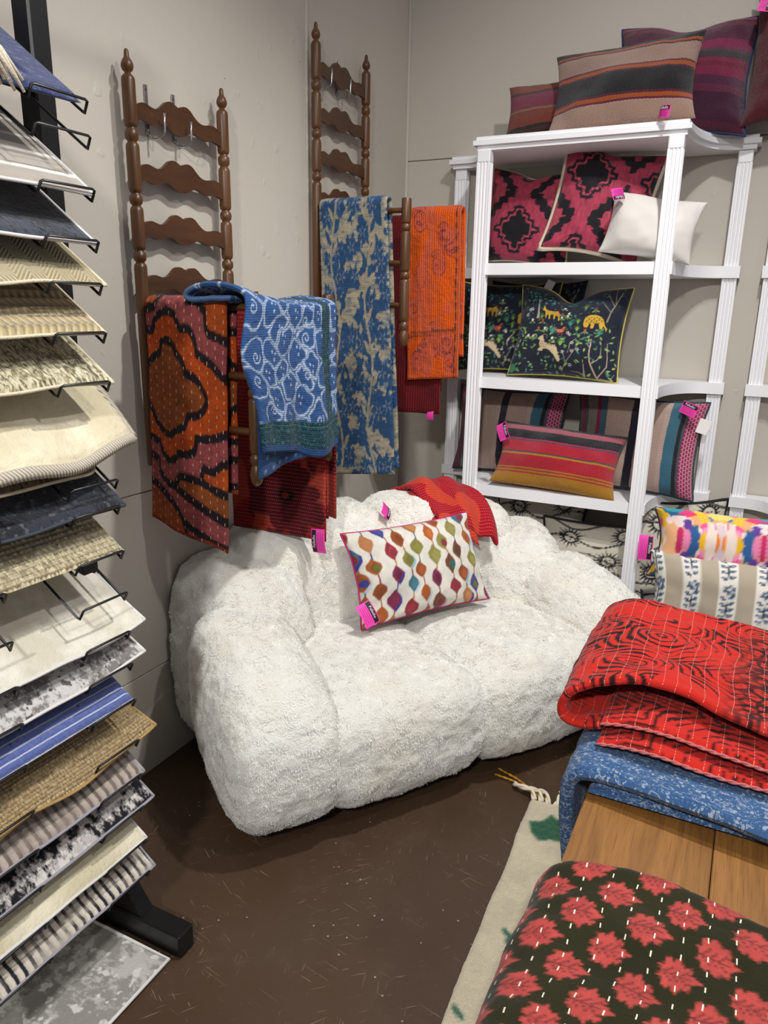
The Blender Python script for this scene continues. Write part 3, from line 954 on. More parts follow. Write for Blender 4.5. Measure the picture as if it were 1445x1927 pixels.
# cushion blocks: part, s, t, half s, half t, z0, z1, n plan, n vertical, yaw, slope along t, slope along s
SC = -.07
BLK = []
for (ds, z1) in ((-.435, .755), (-.145, .80), (.145, .80), (.435, .755)):
    BLK.append(('backrest', SC + ds, -.735, .186, .205, .04, z1, 3.6, 3.2, 0., .0, 0.))
for sg in (-1, 1):
    BLK.append(('corner_cushion', SC + sg * .60, -.60, .20, .245, .03, .69 if sg < 0 else .645, 3.2, 3.2, sg * .45, -.12, 0.))
    BLK.append(('arm', SC + sg * .648, -.215, .178, .285, .018, .56 if sg < 0 else .545, 4.6, 2.9, sg * -.03, -.30, sg * .12))
    BLK.append(('seat', SC + sg * .266, -.30, .296, .36, .018, .425, 7.0, 3.6, 0., .03, 0.))

def blk_f(bk, X, Y, Z):
    nm, s, t, hs, ht, z0, z1, n1, n2, yw, sl_t, sl_s = bk
    c, sn = math.cos(yw), math.sin(yw)
    dx, dy = X - s, Y - t
    x = dx * c + dy * sn; y = -dx * sn + dy * c
    hz = (z1 - z0) / 2; zf = np.clip((Z - z0) / (z1 - z0), 0, 1)
    z = Z - (z0 + z1) / 2 - (sl_t * y + sl_s * x) * zf
    tp = 1 - .08 * np.clip(1 - zf * 2.2, 0, 1) ** 1.5
    r = ((np.abs(x / (hs * tp)) ** n1 + np.abs(y / (ht * tp)) ** n1) ** (n2 / n1) + np.abs(z / hz) ** n2) ** (1 / n2)
    return (r - 1) * min(hs, ht, hz) * .95

hG = .0085
org = np.array([-1.02, -1.0, -.02])
nxyz = [int(d / hG) for d in (1.86, 1.12, .90)]
gx, gy, gz = [org[q] + hG * np.arange(nxyz[q]) for q in range(3)]
FS = np.full(nxyz, .2, np.float32)
def smin(a, b, k):
    h = np.clip(.5 + .5 * (b - a) / k, 0, 1)
    return b * (1 - h) + a * h - k * h * (1 - h)
for bk in BLK:
    R_x = (bk[3] + bk[4]) * 1.05 + .06
    i0, i1 = np.searchsorted(gx, [bk[1] - R_x, bk[1] + R_x]); j0, j1 = np.searchsorted(gy, [bk[2] - R_x, bk[2] + R_x])
    f = blk_f(bk, gx[i0:i1, None, None], gy[None, j0:j1, None], gz[None, None, :]).astype(np.float32)
    FS[i0:i1, j0:j1] = smin(FS[i0:i1, j0:j1], f, .028)
SV, SQ = surface_nets(FS, org, hG)
# normals from the field
gi = np.clip(((SV - org) / hG).astype(int), 1, np.array(nxyz) - 2)
GN = np.stack([FS[gi[:, 0] + 1, gi[:, 1], gi[:, 2]] - FS[gi[:, 0] - 1, gi[:, 1], gi[:, 2]], FS[gi[:, 0], gi[:, 1] + 1, gi[:, 2]] - FS[gi[:, 0], gi[:, 1] - 1, gi[:, 2]], FS[gi[:, 0], gi[:, 1], gi[:, 2] + 1] - FS[gi[:, 0], gi[:, 1], gi[:, 2] - 1]], -1)
GN = GN / (np.linalg.norm(GN, axis=1, keepdims=True) + 1e-9)
fv_ = np.stack([blk_f(bk, SV[:, 0], SV[:, 1], SV[:, 2]) for bk in BLK], -1)
lab = fv_.argmin(1)
seam = np.sort(fv_, 1); seam = seam[:, 1] - seam[:, 0]
groove = np.exp(-(seam / .010) ** 2)
warp = np.stack([vnoise(*(SV * 14).T, seed=k) for k in (1, 2, 3)], -1)
q = SV * np.array([62, 62, 50]) + warp * 1.3
rel = (1 - 2 * np.abs(vnoise(*q.T, seed=4))) * .6 + vnoise(*(SV * 34).T, seed=5) * .9
big = vnoise(*(SV * 5.5).T, seed=6)
SV2 = SV + GN * (.0042 * rel + .0045 * big - .012 * groove)[:, None]
SV2[:, 2] = np.maximum(SV2[:, 2], .022)
sofa = empty('sofa', tuple(S(0, -.45, 0)), SYAW)
tag(sofa, 'plump white faux fur loveseat with scalloped back and rounded arms', 'sofa')
SL_ = np.stack([SV2[:, 0], -(SV2[:, 1] + .45), SV2[:, 2]], -1)
# keep the upholstery clear of the left wall (world x >= 0.012)
wx = S(0, -.45, 0)[0] + SL_[:, 0] * math.cos(SYAW) - SL_[:, 1] * math.sin(SYAW)
push = np.clip(.022 - wx, 0, None)
SL_[:, 0] += push * math.cos(SYAW); SL_[:, 1] -= push * math.sin(SYAW)
wy_ = S(0, -.45, 0)[1] + SL_[:, 0] * math.sin(SYAW) + SL_[:, 1] * math.cos(SYAW)
push = np.clip(wy_ + .462, 0, None)
SL_[:, 0] -= push * math.sin(SYAW); SL_[:, 1] -= push * math.cos(SYAW)
names = [b_[0] for b_ in BLK]
# fur: short matted tufts over the whole upholstery
def fur_tufts(parent, vid_mask, seed, dens):
    Qp = SQ[vid_mask]
    P0 = SL_[Qp].mean(1); 
    Nn = GN[Qp].mean(1); Nn = np.stack([Nn[:, 0], -Nn[:, 1], Nn[:, 2]], -1); Nn /= np.linalg.norm(Nn, axis=1, keepdims=True) + 1e-9
    rs = np.random.RandomState(seed)
    pick = rs.randint(0, len(P0), int(len(P0) * dens))
    c4 = SL_[Qp[pick]]; wts = rs.dirichlet((1, 1, 1, 1), len(pick))
    P = (c4 * wts[..., None]).sum(1); N_ = Nn[pick]
    d = np.stack([vnoise(*(P * 38).T, seed=seed + k) for k in (11, 12, 13)], -1) * 1.3 + np.array([.0, 0, -.55]) + (rs.rand(len(P), 3) - .5) * .5
    d = d - N_ * (d * N_).sum(1, keepdims=True) * .9
    d /= np.linalg.norm(d, axis=1, keepdims=True) + 1e-9
    sd = np.cross(d, N_)
    L_ = rs.uniform(.005, .010, len(P))[:, None]; W_ = rs.uniform(.0006, .0012, len(P))[:, None]
    A_ = P - N_ * .0015 - sd * W_; B_ = P - N_ * .0015 + sd * W_
    C_ = P + d * L_ * .55 + N_ * L_ * .26 + sd * W_ * .8; D_ = P + d * L_ * .55 + N_ * L_ * .26 - sd * W_ * .8
    E_ = P + d * L_ + N_ * L_ * .28 + sd * W_ * .15; F_ = P + d * L_ + N_ * L_ * .28 - sd * W_ * .15
    V = np.stack([A_, B_, C_, D_, E_, F_], 1).reshape(-1, 3)
    o_ = np.arange(len(P)) * 6
    Qt = np.concatenate([np.stack([o_, o_ + 1, o_ + 2, o_ + 3], -1), np.stack([o_ + 3, o_ + 2, o_ + 4, o_ + 5], -1)])
    o = link('fur', npmesh('fur', V, Qt), M_furhair, parent)
    o['kind'] = 'stuff'
    return o
M_furhair = G('fur_strand', rough=.9, spec=.15, sheen=.3).fin('#ecebe5')
for i, nm in enumerate(names):
    fm = lab[SQ[:, 0]] == i
    if not fm.any(): continue
    q_ = SQ[fm]; used, inv_ = np.unique(q_, return_inverse=True)
    me = npmesh(nm, SL_[used], inv_.reshape(q_.shape))
    po = link(nm, me, M_fur, sofa)
    cen = SL_[q_].mean(1); nb_ = GN[q_].mean(1)[:, 1]; vis = (cen[:, 2] > .05) & ~((nb_ < -.6) & (cen[:, 2] < .6))
    fmv = np.nonzero(fm)[0][vis]
    fur_tufts(po, fmv, 50 + i, 2.2)

# ------------------------------------------------------------------ table
def tabwood():
    g = G('walnut_plank', rough=.42, spec=.5)
    o = g.obj()
    rnd = g.n('ShaderNodeObjectInfo').outputs['Random']
    oo = g.comb(g.m('ADD', g.sep(o)[0], g.m('MULTIPLY', rnd, 7.)), g.sep(o)[1], g.sep(o)[2])
    d = g.noise(g.scale(oo, (22, 1.6, 10)), 1.5, 5., .6, 1.2)
    fine = g.noise(g.scale(oo, (420, 14, 60)), 1., 4., .6)
    c = g.ramp(d, [(.25, '#6e4722'), (.5, '#94652f'), (.8, '#b07c42')])
    c = g.mix(g.m('MULTIPLY', g.step(fine, .5, .72), .55), c, L4('#5a3718'))
    c = g.mix(g.m('MULTIPLY', rnd, .3), c, L4('#6a4a2e'))
    return g.fin(c, g.bump(fine, .2, .002))
M_table = tabwood()
TZ = .72
table = empty('display_table', (1.95, -2.15, 0))
tag(table, 'wooden plank display table covered with folded quilts', 'table')
for k in range(5):
    x0 = 1.47 + k * .2
    MB().box((x0 + .0995 - 1.95, 0, TZ - .015), (.1985, 1.9, .03), bev=.0015).build('plank', M_table, table)
for (x, y) in ((1.54, -3.02), (2.38, -3.02), (1.54, -1.28), (2.38, -1.28)):
    MB().box((x - 1.95, y + 2.15, .33), (.06, .06, .66), bev=.004).build('leg', M_table, table)
for (x, y, dx, dy) in ((1.54, -2.15, .024, 1.68), (2.38, -2.15, .024, 1.68), (1.96, -3.02, .78, .024), (1.96, -1.28, .78, .024)):
    MB().box((x - 1.95, y + 2.15, TZ - .075), (dx, dy, .09), bev=.002).build('apron', M_table, table)

# ------------------------------------------------------------------ floor rug beside the table
cv = Canvas(220, 440, '#d2c6ab')
nzx = fbm(cv.X * 14, cv.Y * 28, seed=3, oct=3)
cv.img = np.clip(cv.img * (1 + .06 * nzx[..., None]), 0, 1)
cv.poly([(.03, .915), (.08, .93), (.10, .96), (.13, .947), (.16, .952), (.20, .955), (.205, .91), (.17, .885), (.13, .88), (.09, .865), (.05, .885)], '#1d5a3c', 2)
for (a, b_, c_, d_) in ((.08, .62, .13, .60), (.10, .60, .16, .585), (.02, .44, .05, .43), (.40, .5, .5, .47), (.02, .30, .06, .28)):
    cv.line([(a, b_), (c_, d_)], .012, '#3c6a55')
n, m = 120, 230
U, V = np.meshgrid(np.linspace(0, 1, n), np.linspace(0, 1, m), indexing='ij')
rx0 = 1.175 + .06 * (1 - V) + .006 * fbm(V * 9, V * 0 + 3, seed=5)
P = np.stack([rx0 + .75 * U, -2.9 + 1.43 * V + .02 * U, .012 + .0032 * fbm(U * 95, V * 180, seed=8, oct=2) + .004 * vnoise(U * 5, V * 8, seed=1)], -1)
cf_ = cv.sample(U, V)
M_rugc = cloth('cream_rug_pile', weave=260., wstr=3.0, rough=.97, sheen=.4)
frug = slab('area_rug', P - np.array([1.5, -2.2, 0]), .016, M_rugc, colf=cf_)
frug.location = (1.5, -2.2, 0)
tag(frug, 'cream wool rug with green motif and knotted tassels under the table', 'rug')
def rope(b, pts, r, tw=60., ns=2):
    """twisted cord: two strands winding round the path"""
    P = np.asarray(pts, float); seg = np.linalg.norm(np.diff(P, axis=0), axis=1); cl = np.concatenate([[0], np.cumsum(seg)])
    k = max(6, int(cl[-1] / (r * 1.1)))
    tt = np.linspace(0, cl[-1], k)
    C_ = np.stack([np.interp(tt, cl, P[:, q]) for q in range(3)], -1)
    D = np.gradient(C_, axis=0); D /= np.linalg.norm(D, axis=1, keepdims=True)
    a = np.cross(D, [0.02, .05, 1.0]); a /= np.linalg.norm(a, axis=1, keepdims=True) + 1e-9; bb = np.cross(a, D)
    for s_ in range(ns):
        ph = tt * (1 / r) * .55 + s_ * 2 * PI / ns
        q = C_ + (a * np.cos(ph)[:, None] + bb * np.sin(ph)[:, None]) * r * .5
        b.tube([tuple(v) for v in q], r * .62, 6)
rs = random.Random(7)
for k in range(13):
    x0 = 1.185 + k * .022 - 1.5; y0 = -1.475 + 2.2
    L = rs.uniform(.06, .10); a = rs.uniform(-.3, .9) if k > 2 else 1.15 - k * .2
    pts = [(x0, y0, .016), (x0 - .25 * L * math.sin(a), y0 + L * .4, .026 + rs.uniform(0, .012)), (x0 - L * math.sin(a), y0 + L * abs(math.cos(a)) + .01, .012 + rs.uniform(0, .012)), (x0 - L * 1.25 * math.sin(a), y0 + L * .8, .010)]
    b = MB(); rope(b, pts, .0085); b.build('tassel', M_cream, frug, smooth=True)
M_yel = plain('yellow_yarn', '#b98317', .9, bumps=(300., .5, .002))
for off in (0, .012):
    b = MB()
    rope(b, [(1.215 - 1.5, -1.468 + 2.2, .022), (1.16 - 1.5, -1.44 + 2.2 + off, .016), (1.10 - 1.5, -1.405 + 2.2 + off * 1.5, .010), (1.03 - 1.5, -1.395 + 2.2 + off * 3, .008)], .0035)
    b.build('yellow_cord', M_yel, frug, smooth=True)
# ------------------------------------------------------------------ price tags
M_pink = plain('pink_card', '#f03fae', .6)
M_blackink = plain('black_ink', '#151013', .6)
M_lime = plain('lime_card', '#c8cf2a', .6)
M_cardw = plain('white_card', '#e6e2e0', .6)
M_inkp = plain('pen_ink', '#6a1f4c', .6)
M_lett = plain('tag_lettering', '#f3d9e6', .6)
_txt = {}
def text_mesh(body, size):
    if (body, size) not in _txt:
        cu = bpy.data.curves.new('lettering', 'FONT'); cu.body = body; cu.size = size; cu.extrude = .0001
        cu.align_x = 'CENTER'; cu.align_y = 'CENTER'; cu.resolution_u = 2
        ob = bpy.data.objects.new('lettering', cu); col.objects.link(ob)
        dg = bpy.context.evaluated_depsgraph_get()
        me = bpy.data.meshes.new_from_object(ob.evaluated_get(dg))
        bpy.data.objects.remove(ob, do_unlink=True)
        _txt[(body, size)] = me
    return _txt[(body, size)]

def price_tag(parent, loc, rot, w=.046, h=.068, mat=None, text='Palladio', strip=True, world=True, bend=.006):
    """card with a black name strip along one long side; local x right, z up, faces -y"""
    mat = mat or M_pink
    n = 9
    U, V = np.meshgrid(np.linspace(-.5, .5, n), np.linspace(-.5, .5, n), indexing='ij')
    P = np.stack([U * w, bend * (V * 2) ** 2 - bend * .6 * U, V * h], -1)
    o = slab('price_tag', P, .0009, mat, edge=.0004)
    M = Matrix.Translation(Vector(loc)) @ Euler(rot, 'XYZ').to_matrix().to_4x4()
    if world:
        o.parent = parent; o.matrix_parent_inverse = Matrix.Identity(4)
        o.matrix_local = parent.matrix_world.inverted() @ M if parent.matrix_world != Matrix.Identity(4) else M
    else:
        o.parent = parent; o.matrix_local = M
    def onc(u, v, off): return (u * w, bend * (v * 2) ** 2 - bend * .6 * u - off, v * h)
    if strip:
        b = MB(); k = 10
        vs = []; fs = []
        for q in range(k + 1):
            v = -.46 + .92 * q / k
            vs.append(onc(.14, v, .0009)); vs.append(onc(.45, v, .0009))
        fs = [(2 * q, 2 * q + 1, 2 * q + 3, 2 * q + 2) for q in range(k)]
        b.add(vs, fs); b.build('name_strip', M_blackink, o)
        me = text_mesh(text, .0145).copy()
        for v_ in me.vertices:
            x, y, z = v_.co
            q = onc(.295, -x / h, .0013); v_.co = (q[0] + y, q[1] - z, q[2])
        me.materials.clear()
        link('lettering', me, M_lett, o, smooth=False)
        rs = random.Random(3)
        b = MB()
        for r in range(4):
            u = .04 - r * .13
            p = [onc(u + rs.uniform(-.02, .02), -.38 + .76 * t / 14, .0012) for t in range(15)]
            b.tube(p, .00045, 4)
        b.build('handwriting', M_inkp, o)
    return o

# ------------------------------------------------------------------ pillow materials
def weave_mat(name, stops, axis='v', wob=.012, rough=.95, rows=78, freq=9.0, chunky=None):
    """woven stripes from hard colour stops along uv"""
    g = G(name, rough=rough, spec=.15, sheen=.25)
    uv = g.uv(); x, y, _ = g.sep(uv)
    a, b = (y, x) if axis == 'v' else (x, y)
    wv = g.m('MULTIPLY', g.m('SUBTRACT', g.noise(g.scale(uv, (freq, freq, 1)), 1., 2.), .5), wob)
    tooth = g.m('MULTIPLY', g.m('SINE', g.m('MULTIPLY', b, 2 * PI * rows * .5)), .0022)
    t = g.m('ADD', g.m('ADD', a, wv), tooth)
    c = g.ramp(t, stops, 'CONSTANT')
    knit = g.m('MULTIPLY', g.m('SINE', g.m('MULTIPLY', b, 2 * PI * rows)), g.m('SINE', g.m('MULTIPLY', a, 2 * PI * rows * .8)))
    nz = g.noise(g.scale(uv, (rows * 1.2, rows * 1.2, 1)), 1., 3.)
    c = g.mix(g.m('MULTIPLY', g.step(g.m('ADD', nz, g.m('MULTIPLY', knit, .22)), .3, .75), .38), c, g.mix(1.0, c, L4('#9a9296'), 'MULTIPLY'))
    if chunky:      # (lo, hi, colour a, colour b, count): coarse pick rows
        for lo, hi, ca, cb, cnt in chunky:
            inside = g.m('MULTIPLY', g.m('GREATER_THAN', t, lo), g.m('LESS_THAN', t, hi))
            r_ = g.m('MULTIPLY', b, cnt)
            q_ = g.m('MULTIPLY', a, cnt * 1.9)
            brick = g.m('FRACT', g.m('ADD', r_, g.m('MULTIPLY', g.m('MODULO', g.m('FLOOR', q_), 2.), .5)))
            gap = g.m('MAXIMUM', g.m('LESS_THAN', brick, .16), g.m('LESS_THAN', g.m('FRACT', q_), .2))
            c = g.mix(inside, c, g.mix(gap, L4(ca), L4(cb)))
    h = g.m('ADD', g.m('MULTIPLY', knit, .5), nz)
    return g.fin(c, g.bump(h, .9, .004))

def printed(name, rough=.85, sheen=.15, weave=420., wstr=.5, extra=None):
    g = G(name, rough=rough, spec=.25, sheen=sheen)
    c = attr_col(g); uv = g.uv()
    nz = g.noise(g.scale(uv, (weave, weave, 1)), 1., 2.)
    c = g.mix(.3, c, g.mix(1.0, c, g.ramp(nz, [(.3, '#8f8f8f'), (.7, '#ffffff')]), 'MULTIPLY'))
    return g.fin(c, g.bump(nz, .3 * wstr, .002))

SH = [z for z in SZ]
TOPZ = SZ[4] + .02
GP = 'pillows on the white shelves'
D = math.radians

# --- pillows on top of the shelf
m_or = weave_mat('kilim_orange', [(0, '#1a1014'), (.10, '#4a1712'), (.16, '#15100f'), (.20, '#8e3212'), (.42, '#8a2f14'), (.44, '#9d6a4a'), (.48, '#8c1440'), (.55, '#8e1748'), (.74, '#501018'), (.80, '#93340f'), (.95, '#7e2d10')])
pillow('pillow', 'small orange and magenta striped kilim pillow at left on top of shelf', .50, .235, .12, (.795, -.235, TOPZ + .002), m_or, yaw=D(-4), lean=D(12), n=40, group=GP, seed=2)
m_be = weave_mat('kilim_beige', [(0, '#bd9a88'), (.19, '#c7a390'), (.20, '#6d1a3e'), (.225, '#b5561a'), (.27, '#5d1434'), (.30, '#15131a'), (.55, '#16141a'), (.56, '#5a1238'), (.585, '#b4561c'), (.63, '#6a1a3c'), (.65, '#b39283'), (.86, '#bb9b8a'), (.865, '#55142c'), (.885, '#b0551c'), (.915, '#15131a')])
be = pillow('pillow', 'beige lumbar pillow with wide black stripe leaning on top of shelf', .545, .30, .13, (1.045, -.372, TOPZ + .003), m_be, yaw=D(-3), lean=D(14), roll=D(-1.0), n=56, group=GP, seed=3, flop=(0, -.02, 0, 0))
price_tag(be, (1.215, -.470, TOPZ + .022), (D(-52), D(-78), D(6)), w=.04, h=.06)
m_pu = weave_mat('kilim_purple', [(0, '#5c1838'), (.06, '#4a1534'), (.30, '#6b2444'), (.36, '#571a3e'), (.44, '#8b1547'), (.52, '#7b1138'), (.56, '#8a1748'), (.60, '#43333c'), (.66, '#5b3a48'), (.69, '#8e1450'), (.78, '#5a1c3c'), (.90, '#6f2240'), (.94, '#3e1228'), (.955, '#8d1748')])
M_blue_pipe = plain('blue_yarn_edge', '#2a3560', .9, bumps=(500., .8, .002))
pillow('pillow', 'large plum purple striped pillow at right on top of shelf', .50, .425, .15, (1.225, -.165, TOPZ - .004), m_pu, yaw=D(3), lean=D(10), roll=D(1), n=56, group=GP, seed=4, pipe=(M_blue_pipe, .006), dent=.03, flop=(0, 0, -.03, 0), sag=.02)
m_re = weave_mat('kilim_red', [(0, '#5f1420'), (.2, '#7a161c'), (.35, '#37401f'), (.42, '#7a161c'), (.6, '#8c2418'), (.7, '#5a1430'), (.85, '#7a161c')], axis='u')
rp = pillow('pillow', 'red striped pillow cut off at top right corner of photo', .46, .50, .14, (1.685, -.19, TOPZ - .0 + .004), m_re, yaw=D(2), lean=D(9), n=40, group=GP, seed=5)
price_tag(rp, (1.492, -.255, 2.56), (D(-10), D(12), D(10)), w=.04, h=.07)

# --- ikat velvet pillows
def ikat(seed, ox, oy):
    c = Canvas(300, 300, '#a83a52')
    X = np.floor(c.X * 74) / 74 * .35 + c.X * .65; Y = np.floor(c.Y * 90) / 90 * .35 + c.Y * .65
    jx = .012 * vnoise(X * 0 + 1, np.floor(c.Y * 110), seed=seed)
    X = X + jx + .012 * fbm(c.X * 6, c.Y * 6, seed=seed)
    def tile(cx, cy, px, py):
        x = (X - cx + px / 2) % px - px / 2; y = (Y - cy + py / 2) % py - py / 2
        # ogee: diamond whose sides step in and out
        d = np.abs(x) / (px * .5) + np.abs(y) / (py * .5)
        return d + .05 * np.sin((np.abs(x) / px - np.abs(y) / py) * 36)
    px, py = .80, .86
    for (cx, cy) in ((ox, oy), (ox + px / 2, oy + py / 2)):
        d = tile(cx, cy, px, py)
        kind = 0 if (cx, cy) == (ox, oy) else 1
        if kind == 0:
            c.full(((d < .70)).astype(float), '#16141c'); c.full((d < .58).astype(float), '#b34458'); c.full((d < .50).astype(float), '#14121a')
        else:
            c.full((d < .86).astype(float), '#16141c'); c.full((d < .54).astype(float), '#b8465c')
            c.full((d < .16).astype(float), '#8e2f46')
    nz = fbm(c.X * 70, c.Y * 26, seed=seed + 7, oct=2)
    c.img = np.clip(c.img * (1 + .16 * nz[..., None]), 0, 1)
    return c
m_vel = printed('ikat_velvet', rough=.75, sheen=.15, weave=300., wstr=.8)
M_natural = cloth('natural_cotton_back', '#d8cbb6', weave=500.)
z1 = SH[3] + .002
ik1 = pillow('pillow', 'pink and black ikat velvet pillow behind the left shelf post', .42, .40, .14, (.640, -.170, z1), m_vel, yaw=D(-6), lean=D(7), roll=D(6), n=120, cv=ikat(3, .45, .33), mat_back=M_natural, group=GP, seed=6, dent=.025, pipe=(M_natural, .005), cat='pillow')
price_tag(ik1, (.487, -.30, 2.01), (D(-6), 0, D(-12)), w=.035, h=.055, mat=M_lime)
ik2 = pillow('pillow', 'tilted pink and black ikat velvet pillow with natural side edge', .395, .45, .15, (.955, -.290, z1 + .02), m_vel, yaw=D(12), lean=D(14), roll=D(11), n=140, cv=ikat(8, .32, .70), mat_back=M_natural, group=GP, seed=7, dent=.01, pipe=(M_natural, .011))
price_tag(ik2, (1.178, -.13, 2.065), (D(-20), D(50), D(20)), w=.03, h=.05, mat=M_lime, strip=False)
M_whitec = cloth('white_cotton', '#e3ded8', weave=300., wstr=.3)
wp = pillow('pillow', 'plain white lumbar pillow standing on the ikat pillow shelf', .345, .235, .13, (1.185, -.375, z1 + .012), M_whitec, yaw=D(6), lean=D(14), roll=D(9), n=60, group=GP, seed=8, wrink=.008)
price_tag(wp, (1.085, -.437, 1.928), (D(-50), D(75), D(8)), w=.042, h=.064)

# --- dark floral pillows
def floral():
    c = Canvas(430, 430, '#1b2130')
    T = lambda x, y: ((x - 85) / 1190., 1 - (y - 85) / 1000.)
    rs = random.Random(11)
    greens = ['#2f6a5a', '#5f8a4a', '#86a763', '#3f7f78', '#9db46a', '#6f9a52']
    # leaves lower half and scattered
    def leaf(x, y, a, L=30, wd=10, col_=None):
        u, v = T(x, y); c.ell(u, v, L / 1190., wd / 1190., a, col_ or rs.choice(greens), pointed=True)
    for k in range(150):
        x = rs.uniform(100, 1300); y = rs.uniform(560, 1090)
        leaf(x, y, rs.uniform(0, PI), rs.uniform(20, 34), rs.uniform(8, 13), rs.choice(greens))
    for k in range(70):
        x = rs.uniform(90, 1220); y = rs.uniform(100, 560)
        leaf(x, y, rs.uniform(0, PI), rs.uniform(14, 26), rs.uniform(5, 8), rs.choice(['#2b5148', '#2f6a5a', '#3f7f78', '#4e6f45']))
    def ln(pts, w, cc, taper=None): c.line([T(*p) for p in pts], w / 1190., cc, taper)
    # trees
    br = '#b3a48c'
    ln([(1070, 1090), (1040, 1020), (1000, 930), (985, 840), (995, 740), (990, 680)], 22, br, .5)
    ln([(995, 770), (945, 725)], 10, br, .5); ln([(1020, 935), (1080, 890), (1110, 830), (1105, 750)], 13, br, .4)
    ln([(1075, 1070), (1130, 1010), (1175, 950), (1180, 860), (1165, 700)], 16, br, .4)
    ln([(940, 1075), (935, 1000), (925, 910)], 13, br, .4); ln([(940, 1075), (880, 1045), (800, 1040)], 10, br, .4); ln([(1090, 1080), (1200, 1080), (1250, 1010)], 10, br, .4)
    ln([(1120, 470), (1140, 380), (1170, 290), (1200, 150)], 20, '#8f846f', .4)
    ln([(1160, 300), (1110, 230), (1060, 160)], 10, '#8f846f', .4); ln([(1145, 370), (1080, 310), (1050, 270)], 10, '#8f846f', .4); ln([(1170, 280), (1150, 200), (1130, 110)], 9, '#8f846f', .4)
    c.poly([T(*p) for p in ((325, 475), (335, 300), (325, 250), (345, 250), (345, 300), (362, 470))], '#a99f8c')
    for k in range(24):
        leaf(345 + rs.uniform(-150, 190), 230 + rs.uniform(-60, 70), rs.uniform(0, PI), 22, 9, rs.choice(['#2f7a70', '#2b6a66', '#4a9488']))
    # flowering twig
    for p in (((740, 960), (720, 890), (700, 850)), ((745, 955), (790, 880), (850, 770)), ((760, 850), (770, 740), (830, 680)), ((740, 960), (700, 1050))):
        ln(p, 7, '#a79a84')
    for (x, y) in ((700, 845), (800, 830), (860, 805), (720, 620), (750, 640), (790, 735), (690, 1020), (790, 980), (240, 380), (265, 370), (215, 440)):
        for q in range(5):
            a = q * 2 * PI / 5; u, v = T(x + 13 * math.cos(a), y + 13 * math.sin(a)); c.ell(u, v, 8 / 1190., 5 / 1190., -a, '#e6e2d8')
    # grass tufts
    for (x, y, cc, s_) in ((545, 640, '#3f8f7c', 1.5), (740, 530, '#3f8f7c', 1.2), (820, 500, '#7aa050', .9), (660, 770, '#86b04e', 1.1), (640, 525, '#7aa050', .6), (820, 590, '#86b04e', .9), (390, 470, '#6f9a52', .9), (850, 665, '#86a763', .7), (780, 420, '#3f7f78', .6), (1060, 620, '#3f8f7c', .9), (150, 330, '#4e6f45', 1.), (880, 330, '#5f7a4a', 1.)):
        for q in range(6):
            a = -PI / 2 + (q - 2.5) * .33; L = s_ * 90 * (1 - .1 * abs(q - 2.5))
            c.line([T(x, y), T(x + L * .5 * math.cos(a) * .8, y + L * .6 * math.sin(a)), T(x + L * math.cos(a), y + L * math.sin(a))], 12 * s_ / 1190., cc, .1)
    # tulips
    for (x, y, cc) in ((410, 490, '#c2503a'), (370, 580, '#c2503a'), (910, 580, '#d0563c'), (580, 350, '#a8403a'), (640, 365, '#a8403a'), (990, 335, '#8e3a38'), (280, 490, '#e6e2d8'), (450, 580, '#e6e2d8'), (555, 690, '#ece8de'), (635, 420, '#e6e2d8'), (700, 395, '#e6e2d8'), (710, 355, '#e6e2d8'), (320, 670, '#e6e2d8'), (255, 665, '#e6e2d8'), (655, 270, '#c8c4ba')):
        ln([(x, y), (x, y + 50)], 5, '#7a9a58')
        leaf(x - 22, y + 30, .6, 22, 8, '#86a763'); leaf(x + 22, y + 30, -.6, 22, 8, '#86a763')
        c.poly([T(x + a, y + b) for a, b in ((-17, -16), (-8, -4), (0, -20), (8, -4), (17, -16), (12, 12), (0, 18), (-12, 12))], cc)
    spots = lambda pts, r, cc: [c.ell(*T(*p), r / 1190., r / 1190., 0, cc) for p in pts]
    # yellow spotted deer
    ye = '#d3a93a'
    c.poly([T(*p) for p in ((390, 365), (405, 335), (400, 315), (418, 325), (425, 350), (450, 365), (520, 365), (575, 350), (600, 375), (605, 470), (590, 472), (585, 415), (555, 405), (548, 460), (535, 462), (530, 410), (495, 412), (492, 468), (478, 468), (470, 410), (450, 425), (448, 462), (436, 462), (432, 400), (420, 375), (392, 372))], ye)
    spots([(455, 385), (480, 380), (505, 390), (530, 380), (555, 375), (580, 390), (465, 402), (515, 402), (545, 395)], 6, '#4a3a1c')
    # leopard
    c.poly([T(*p) for p in ((880, 480), (890, 430), (930, 410), (1000, 405), (1070, 430), (1090, 470), (1110, 520), (1135, 545), (1128, 585), (1115, 545), (1090, 520), (1085, 555), (1060, 555), (1040, 500), (1000, 495), (990, 555), (962, 555), (955, 500), (938, 510), (930, 545), (895, 548), (878, 515))], ye)
    spots([(910 + 26 * (q % 7), 435 + 24 * (q // 7) + (q % 2) * 10) for q in range(20)], 7, '#3f3016')
    # bird
    c.poly([T(*p) for p in ((552, 555), (600, 585), (650, 575), (665, 545), (685, 545), (700, 558), (685, 565), (682, 600), (660, 625), (625, 628), (595, 612), (560, 580))], '#c4593f')
    ln([(625, 628), (618, 655)], 6, '#c4593f'); ln([(655, 625), (660, 652)], 6, '#c4593f')
    for q in range(5): ln([(600 + q * 13, 588), (606 + q * 13, 612)], 4, '#e5c9b4')
    # leaping goat
    go = '#d2bd97'
    c.poly([T(*p) for p in ((385, 700), (400, 680), (440, 660), (450, 690), (470, 740), (520, 765), (600, 770), (632, 810), (640, 850), (680, 930), (672, 960), (652, 955), (600, 880), (540, 830), (500, 815), (460, 820), (465, 840), (400, 835), (400, 822), (425, 800), (405, 760), (410, 715), (388, 712))], go)
